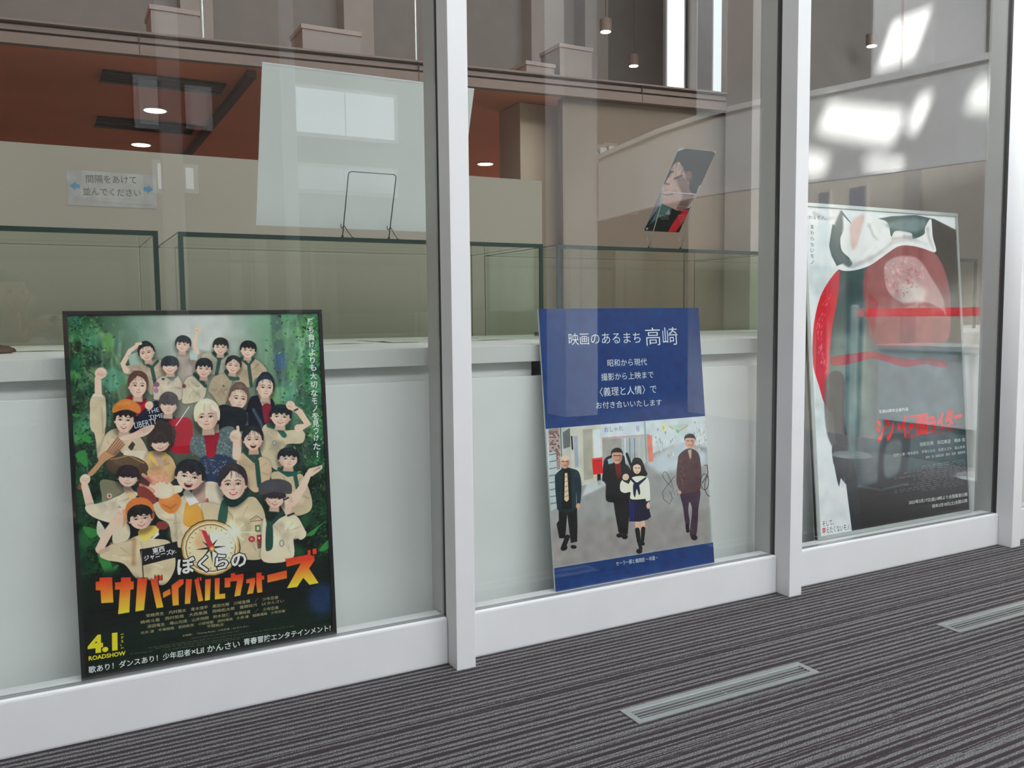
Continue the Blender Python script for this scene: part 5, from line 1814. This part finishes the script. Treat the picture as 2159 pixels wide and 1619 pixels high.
C.poly([(840, 300), (1000, 250), (1180, 260), (1150, 340), (1060, 360), (930, 340)], (120, 140, 140), a=.8, blur=5, sm=True)
C.frame(1659, 780, 3.52)
C.poly([(520, 880), (700, 820), (1000, 740), (1240, 700), (1345, 720), (1350, 1100), (500, 1230), (440, 900)], (40, 44, 48), a=.95, blur=6)
C.poly([(290, 60), (420, 40), (430, 400), (520, 800), (560, 1230), (490, 1230), (430, 800), (360, 620), (290, 430)], (66, 70, 72), a=.9, blur=2, sm=True)
C.poly([(340, 560), (440, 600), (460, 760), (420, 790), (420, 850), (395, 885), (350, 720)], (62, 66, 72), sm=True)
C.poly([(520, 480), (660, 470), (680, 850), (560, 840)], (118, 120, 124), a=.5, blur=10)
C.poly([(400, 800), (440, 850), (490, 1250), (230, 1290), (210, 900), (280, 600), (350, 700), (385, 880)], (206, 210, 212))
C.poly([(690, 560), (720, 500), (800, 470), (900, 480), (915, 560), (880, 790), (850, 870), (700, 870), (675, 800)], (58, 64, 68), a=.85, blur=3, sm=True)
C.poly([(735, 560), (840, 520), (850, 640), (820, 770), (725, 780)], (112, 120, 120), a=.85, blur=5, sm=True)
C.line([(530, 860), (700, 890), (900, 840)], 14, (130, 136, 138), a=.6, blur=3)
RD, WH = (202, 44, 46), (204, 208, 208)
C.text('シン・', (668, 545), (850, 515), 185, RD, .05)
C.text('仮面', (858, 516), (1052, 480), 176, RD, .04)
C.text('ライダー', (1060, 482), (1308, 405), 150, RD, .05)
for k in range(5):
    C.line([(1000 + 4 * k, 380 + 26 * k), (1300, 330 + 26 * k)], 4, RD, a=.8, cap=False)
C.text('生誕50周年企画作品', (683, 322), (900, 302), 26, WH, .01)
C.text('池松壮亮　浜辺美波　柄本 佑', (985, 567), (1322, 530), 30, WH, .006)
C.text('西野七瀬 / 塚本晋也　手塚とおる　松尾スズキ　森山未來', (790, 645), (1322, 580), 24, WH)
C.text('原作：石ノ森章太郎　脚本・監督：庵野秀明', (1030, 658), (1324, 618), 20, WH)
C.text('2023年3月17日(金)18時より全国最速公開', (905, 1003), (1338, 940), 34, WH, .006)
C.text('同年3月18日(土)全国公開', (1080, 1030), (1338, 985), 32, WH, .006)
rr = random.Random(9)
for r in range(13):
    xa = rr.choice([800, 870, 940, 1000])
    x = xa
    while x < 1325:
        l = rr.uniform(12, 46)
        y = 730 + r * 15 - (x - 900) * .155
        C.line([(x, y), (min(x + l, 1325), y - l * .155)], 5, (168, 172, 172), a=.55, cap=False)
        x += l + rr.uniform(6, 24)
BK = (52, 54, 56)
C.text('そして、', (265, 1165), (348, 1148), 42, BK)
C.text('変', (262, 1222), (292, 1216), 50, (196, 40, 44), .02)
C.text('えたくないモノ。', (294, 1214), (478, 1185), 48, BK)
C.frame(0, 0, 1)
C.text('変わるモノ。', (1697, 462), (1741, 464), 9, BK)
for k, ch in enumerate('変わらないモノ'):
    C.text(ch, (1709, 482 + k * 12.4), (1716, 482.4 + k * 12.4), 8, BK)

# ================================================================== 4. small portrait flyer
D = Sheet((2.652, 0.862, 1.640), 0.2265, (2.652, 0.585, 2.004), 1500)
D.a[:] = (142, 150, 150)
D.frame(1330, 290, 6.476)
D.poly([(60, 1300), (300, 700), (430, 100), (1200, 160), (1180, 300), (880, 1320)], (150, 156, 156))
D.poly([(180, 1280), (270, 760), (330, 640), (420, 720), (400, 900), (330, 1100), (260, 1280)], (112, 112, 122), blur=5, sm=True)
D.poly([(420, 620), (410, 480), (430, 360), (520, 290), (600, 220), (720, 160), (860, 135), (1000, 150), (1120, 190), (1172, 270), (1100, 450), (1020, 680), (990, 700), (940, 640), (860, 800), (760, 760), (500, 640)], (44, 52, 54), sm=True)
D.poly([(560, 400), (650, 330), (720, 420), (760, 560), (860, 700), (860, 820), (760, 960), (640, 1000), (520, 960), (400, 900), (430, 830), (440, 770), (430, 740), (450, 700), (450, 660), (490, 580), (540, 500)], (166, 138, 130), blur=1, sm=True)
D.poly([(620, 560), (760, 560), (880, 720), (850, 840), (740, 980), (620, 980), (700, 800)], (104, 84, 80), a=.8, blur=8, sm=True)
D.ell(490, 632, 46, 12, (86, 74, 76), .15, a=.8, blur=2)
D.line([(430, 770), (500, 785), (570, 770)], 16, (120, 84, 84), a=.8, blur=1)
D.line([(450, 560), (520, 530)], 20, (60, 56, 60), a=.8, blur=2)
D.line([(600, 560), (700, 520)], 26, (56, 54, 58), a=.8, blur=3)
D.ell(780, 500, 40, 50, (128, 96, 84), a=.8, blur=3)
rr = random.Random(12)
for _ in range(50):
    x = rr.uniform(560, 1040)
    D.line([(x, 200), (x + rr.uniform(-60, 30), 320), (x + rr.uniform(-120, 40), rr.uniform(380, 560))], 5, rr.choice([(34, 40, 44), (60, 68, 70)]), a=.45, cap=False)
D.poly([(860, 300), (1000, 170), (1172, 270), (1080, 480), (1000, 700), (940, 650), (880, 780), (800, 700), (820, 520)], (40, 47, 50), a=.95, blur=2, sm=True)
D.ell(800, 520, 44, 60, (120, 90, 78), .1, a=.7, blur=3)
D.ell(560, 470, 26, 12, (52, 46, 50), -.2, a=.9, blur=1)
D.poly([(420, 900), (640, 1000), (800, 960), (900, 820), (1000, 700), (860, 1310), (180, 1290), (240, 1150)], (36, 48, 52), sm=False)
D.poly([(420, 900), (560, 960), (540, 1040), (400, 1080), (250, 1200), (350, 1000)], (94, 112, 110), a=.8, blur=4)
D.poly([(470, 1040), (520, 980), (540, 1040), (520, 1060)], (150, 140, 140), a=.8)
D.poly([(650, 1060), (700, 1020), (740, 1000), (790, 1010), (760, 1080), (610, 1290), (510, 1288), (560, 1190)], (166, 54, 62))
D.poly([(670, 985), (780, 985), (776, 1010), (668, 1012)], (166, 54, 62))
for (xa, ya, xb) in [(550, 940, 760), (680, 990, 900)] + [(370 + 14 * k, 1060 + 18 * k, 520) for k in range(4)] + [(640 + 8 * k, 1060 + 24 * k, 870 - 6 * k) for k in range(9)]:
    x = xa
    while x < xb:
        l = rr.uniform(14, 40)
        D.line([(x, ya), (min(x + l, xb), ya + 2)], 6, (150, 160, 160), a=.7, cap=False)
        x += l + 8
D.poly([(192, 1200), (236, 1204), (232, 1276), (186, 1272)], (40, 50, 54))
D.text('時', (198, 1262), (226, 1264), 34, (180, 190, 190))


# ---- assemble the four sheets --------------------------------------------------------
def poster(S, name, label, cat, th, frame_m=None, fw=0.012, gain=0.6, sub=0.02, gloss=0.3, body_m=None, proud=0.006, sat=1.0):
    t = thing(name, label, cat, S.o, None, (S.ang, 0, 0))
    # local axes: x right, z up the sheet; children are laid out in x/y and stood up by this pivot rotation
    t.rotation_euler = (S.ang + math.pi / 2, 0, 0)
    W, H = S.W, S.H
    bx('backing', body_m or M_foam, (0, W, 0, H, -th, -0.0006), t)
    m = print_mat(name + '_print', S, gain, sub, gloss, sat)
    print_plane(S, m, t, 0.0, inset=(fw if frame_m else 0.0))
    if frame_m:
        for nm, d in (('bottom_rail', (0, W, 0, fw)), ('top_rail', (0, W, H - fw, H)), ('side_rail', (0, fw, fw, H - fw)), ('side_rail', (W - fw, W, fw, H - fw))):
            bx(nm, frame_m, (d[0], d[1], d[2], d[3], -th, proud), t, bev=0.0015)
    queue_texts(S, t, 0.0006, gain, sub)
    return t


poster(A, 'framed_poster', 'black-framed jungle adventure film poster crowded with smiling young scouts', 'poster', 0.016, M_blackframe, 0.0125, gain=GAIN_A[0], sub=GAIN_A[1], gloss=0.3, sat=0.9)
poster(B, 'poster_board', 'blue poster board with white writing above a street photograph of four walkers', 'poster', 0.010, None, gain=GAIN_B[0], sub=GAIN_B[1], gloss=0.35)
poster(C, 'framed_poster', 'tall silver-framed poster with a red disc, white drapery and red title', 'poster', 0.018, M_silver, 0.017, gain=GAIN_C[0], sub=GAIN_C[1], gloss=0.3, sat=0.85)
poster(D, 'portrait_flyer', 'small dark flyer with a tousled face in profile, tilted on a wire stand', 'flyer', 0.0012, None, gain=GAIN_D[0], sub=GAIN_D[1], gloss=0.4)

# notice taped to the partition
N_ = Sheet((0.078, 1.9985, 1.772), 0.400, (0.078, 1.9980, 1.940), 700)
N_.a[:] = (126, 124, 122)
N_.frame(0, 0, 2.159)
N_.poly([(372, 775), (652, 800), (655, 905), (365, 900)], (131, 129, 126))
for P in ([(318, 845), (345, 825), (345, 837), (363, 840), (362, 858), (344, 855), (343, 868)], [(697, 862), (672, 843), (672, 853), (653, 850), (652, 868), (671, 871), (671, 882)]):
    N_.poly(P, (86, 110, 130))
N_.line([(420, 915), (560, 925)], 6, (120, 116, 114), a=.8, cap=False)
N_.line([(570, 926), (690, 934)], 6, (120, 116, 114), a=.8, cap=False)
for a_, b_ in (((366, 785), (650, 802)), ((366, 898), (655, 905)), ((366, 785), (366, 898)), ((652, 802), (655, 905))):
    N_.line([a_, b_], 2, (126, 124, 122), cap=False)
N_.text('間隔をあけて', (393, 832), (622, 838), 36, (86, 84, 84))
N_.text('並んでください', (378, 888), (642, 896), 36, (86, 84, 84))
poster(N_, 'notice_sheet', 'laminated notice with blue arrows and Japanese lines, stuck on the cream partition', 'notice', 0.0008, None, gain=GAIN_N[0], sub=GAIN_N[1], gloss=0.3)
flush_texts()

# ================================================================== the photographer, kneeling on one knee (mirrored faintly at the left)
def skin_mesh(verts, edges, radii, sub=2):
    me = bpy.data.meshes.new('s')
    me.from_pydata([tuple(v) for v in verts], edges, [])
    o = bpy.data.objects.new('s', me)
    COL.objects.link(o)
    m = o.modifiers.new('skin', 'SKIN')
    m.use_smooth_shade = True
    for i, r in enumerate(radii):
        rx = r if isinstance(r, tuple) else (r, r)
        me.skin_vertices[0].data[i].radius = rx
        me.skin_vertices[0].data[i].use_root = (i == 0)
    s = o.modifiers.new('sub', 'SUBSURF')
    s.levels = s.render_levels = sub
    bpy.context.view_layer.update()
    r = bpy.data.meshes.new_from_object(o.evaluated_get(bpy.context.evaluated_depsgraph_get()))
    bpy.data.objects.remove(o)
    return r


def join_meshes(name, parts, m, parent):
    bm = bmesh.new()
    for p in parts:
        bm.from_mesh(p)
    return obj(name, bm, m, parent, smooth=True)


ph = thing('person', 'person kneeling with a small camera raised, mirrored faintly at the left picture edge', 'person', (0, -2.70, 0), None, (0, 0, -0.30))
M_skin = mat('skin', (0.62, 0.38, 0.28), 0.5, var=0.05)
M_hair = mat('black_hair', (0.012, 0.011, 0.012), 0.5, var=0.3, scale=60)
M_shirt = mat('grey_blue_jacket', (0.20, 0.24, 0.30), 0.8, var=0.08)
M_trous = mat('dark_trousers', (0.03, 0.03, 0.04), 0.85)
M_shoe = mat('black_shoe', (0.015, 0.015, 0.015), 0.4)
# skeleton: 0 pelvis 1 waist 2 chest 3 neck base 4 neck 5 head base | 6-9 left arm | 10-13 right arm | 14-17 left leg (kneeling) | 18-21 right leg (foot forward)
J = [(-.12, -.52, .56), (-.12, -.50, .72), (-.12, -.47, .94), (-.12, -.42, 1.12), (-.12, -.39, 1.20), (-.12, -.35, 1.29),
     (-.29, -.46, 1.06), (-.36, -.34, .84), (-.20, -.16, 1.02), (-.10, -.09, 1.17),
     (.06, -.46, 1.06), (.17, -.34, .85), (.13, -.17, 1.03), (.075, -.09, 1.17),
     (-.22, -.50, .52), (-.22, -.36, .07), (-.22, -.74, .07), (-.22, -.84, .07),
     (-.02, -.50, .52), (.04, -.10, .54), (.04, -.16, .10), (.05, -.04, .045)]
E_ = [(0, 1), (1, 2), (2, 3), (3, 4), (4, 5), (2, 6), (6, 7), (7, 8), (8, 9), (2, 10), (10, 11), (11, 12), (12, 13), (0, 14), (14, 15), (15, 16), (16, 17), (0, 18), (18, 19), (19, 20), (20, 21)]
R_ = [(.14, .10), (.12, .09), (.15, .10), (.06, .06), (.052, .052), (.055, .06), .055, .042, .035, .026, .055, .042, .035, .026, .085, .062, .05, .035, .085, .062, .05, .035]
body_parts = [skin_mesh(J, E_, R_)]
bm = bmesh.new()
bmesh.ops.create_uvsphere(bm, u_segments=28, v_segments=20, radius=1.0)
for v in bm.verts:
    x, y, z = v.co
    w = 0.078 * (1 - 0.22 * max(0, -z) ** 1.5)
    d_ = 0.098 * (1 - 0.10 * max(0, -z))
    px_, py_, pz_ = x * w, y * d_, z * 0.122
    if y > .6:
        py_ += 0.022 * math.exp(-((x / .16) ** 2) - ((z + .12) / .26) ** 2)      # nose
        py_ += 0.006 * math.exp(-((x / .35) ** 2) - ((z + .52) / .10) ** 2)      # lips
        py_ -= 0.010 * (math.exp(-(((abs(x) - .40) / .16) ** 2) - ((z - .08) / .12) ** 2))   # eye sockets
        py_ += 0.006 * math.exp(-((x / .3) ** 2) - ((z + .85) / .12) ** 2)      # chin
    v.co = Vector((px_ - .12, py_ - .345, pz_ + 1.375))
for sg in (-1, 1):
    r = bmesh.ops.create_uvsphere(bm, u_segments=10, v_segments=8, radius=1.0)
    for v in r['verts']:
        v.co = Vector((v.co.x * .010 - .12 + sg * .079, v.co.y * .018 - .35, v.co.z * .032 + 1.375))
hm_ = bpy.data.meshes.new('h')
bm.to_mesh(hm_)
bm.free()
body_parts.append(hm_)


def hand_mesh(wx, wy, wz, sg):
    """palm and five bent fingers wrapping the camera body from the side"""
    ps = [skin_mesh([(wx, wy, wz - .01), (wx - sg * .004, wy + .028, wz + .02), (wx - sg * .010, wy + .042, wz + .045)], [(0, 1), (1, 2)], [(.024, .018), (.033, .016), (.034, .014)], 1)]
    for k, ln in enumerate((.066, .076, .072, .056)):
        z0 = wz + .060 - k * .017
        b = Vector((wx - sg * .008, wy + .044, z0))
        ps.append(skin_mesh([b, b + Vector((-sg * ln * .22, .020, .002)), b + Vector((-sg * ln * .62, .024, .001)), b + Vector((-sg * ln, .016, 0))], [(0, 1), (1, 2), (2, 3)], [.0095, .0090, .0082, .0070], 1))
    b = Vector((wx, wy + .018, wz + .012))
    ps.append(skin_mesh([b, b + Vector((-sg * .018, -.004, .020)), b + Vector((-sg * .040, -.002, .026))], [(0, 1), (1, 2)], [.012, .0105, .0085], 1))
    return ps


body_parts += hand_mesh(-.10, -.09, 1.165, -1) + hand_mesh(.075, -.09, 1.165, 1)
join_meshes('body', body_parts, M_skin, ph)
# hair
bm = bmesh.new()
bmesh.ops.create_uvsphere(bm, u_segments=28, v_segments=18, radius=1.0)
for v in bm.verts:
    x, y, z = v.co
    n_ = 1 + .03 * math.sin(17 * x + 9 * z) + .02 * math.sin(31 * y + 13 * x)
    v.co = Vector((x * .087 * n_ - .12, y * .108 * n_ - .358, z * .120 * n_ + 1.398))
bmesh.ops.delete(bm, geom=[v for v in bm.verts if (v.co.z < 1.405 and v.co.y > -.345) or v.co.z < 1.325 or (v.co.y > -.29 and v.co.z < 1.43)], context='VERTS')
obj('hair', bm, M_hair, ph, smooth=True)
for sg in (-1, 1):
    bm = bmesh.new()
    bmesh.ops.create_uvsphere(bm, u_segments=10, v_segments=8, radius=.0095)
    bmesh.ops.translate(bm, verts=bm.verts[:], vec=Vector((-.12 + sg * .031, -.259, 1.385)))
    obj('eye', bm, M_hair, ph, smooth=True)
# clothes: shells over the same joints
g = [(a[0] + .022, a[1] + .022) if isinstance(a, tuple) else a + .016 for a in R_]
jk = skin_mesh([J[i] for i in (1, 0, 2, 6, 7, 8, 10, 11, 12)], [(0, 1), (0, 2), (2, 3), (3, 4), (4, 5), (2, 6), (6, 7), (7, 8)], [g[1], (.150, .118), g[2], g[6], g[7], g[8], g[10], g[11], g[12]])
join_meshes('jacket', [jk], M_shirt, ph)
tr = skin_mesh([J[0], J[14], J[15], J[16], J[18], J[19], (J[20][0], J[20][1], .13)], [(0, 1), (1, 2), (2, 3), (0, 4), (4, 5), (5, 6)], [(.15, .115), .100, .074, .060, .100, .076, .062])
join_meshes('trousers', [tr], M_trous, ph)
for pts_ in ([(.04, -.19, .05), (.045, -.08, .048), (.05, .04, .035)], [(-.22, -.80, .09), (-.22, -.86, .075), (-.22, -.88, .04)]):
    join_meshes('shoe', [skin_mesh(pts_, [(0, 1), (1, 2)], [(.045, .045), (.048, .042), (.042, .03)], 2)], M_shoe, ph)
# compact camera in the hands (its lens sits at the viewpoint)
cm = thing('camera', 'small silver compact camera held up in both hands, mirrored at the left', 'camera', (0, -2.70, 1.22), None, (0, 0, -0.30))
bx('camera_body', M_silver, (-.062, .048, -.060, -.036, -.034, .030), cm, bev=0.005)
bm = bmesh.new()
n_ = 24
for r0, r1, y0, y1 in ((.026, .026, -.036, -.018),):
    ring = [[bm.verts.new((rr_ * math.cos(2 * math.pi * i / n_), y_, rr_ * math.sin(2 * math.pi * i / n_))) for i in range(n_)] for rr_, y_ in ((r0, y0), (r1, y1), (.020, y1), (.018, y1 - .004))]
    for a_, b_ in zip(ring, ring[1:]):
        for i in range(n_):
            bm.faces.new((a_[i], a_[(i + 1) % n_], b_[(i + 1) % n_], b_[i]))
    bm.faces.new(ring[-1])
obj('lens_barrel', bm, M_blackframe, cm)
bx('shutter_button', M_blackframe, (.020, .034, -.052, -.042, .030, .034), cm)
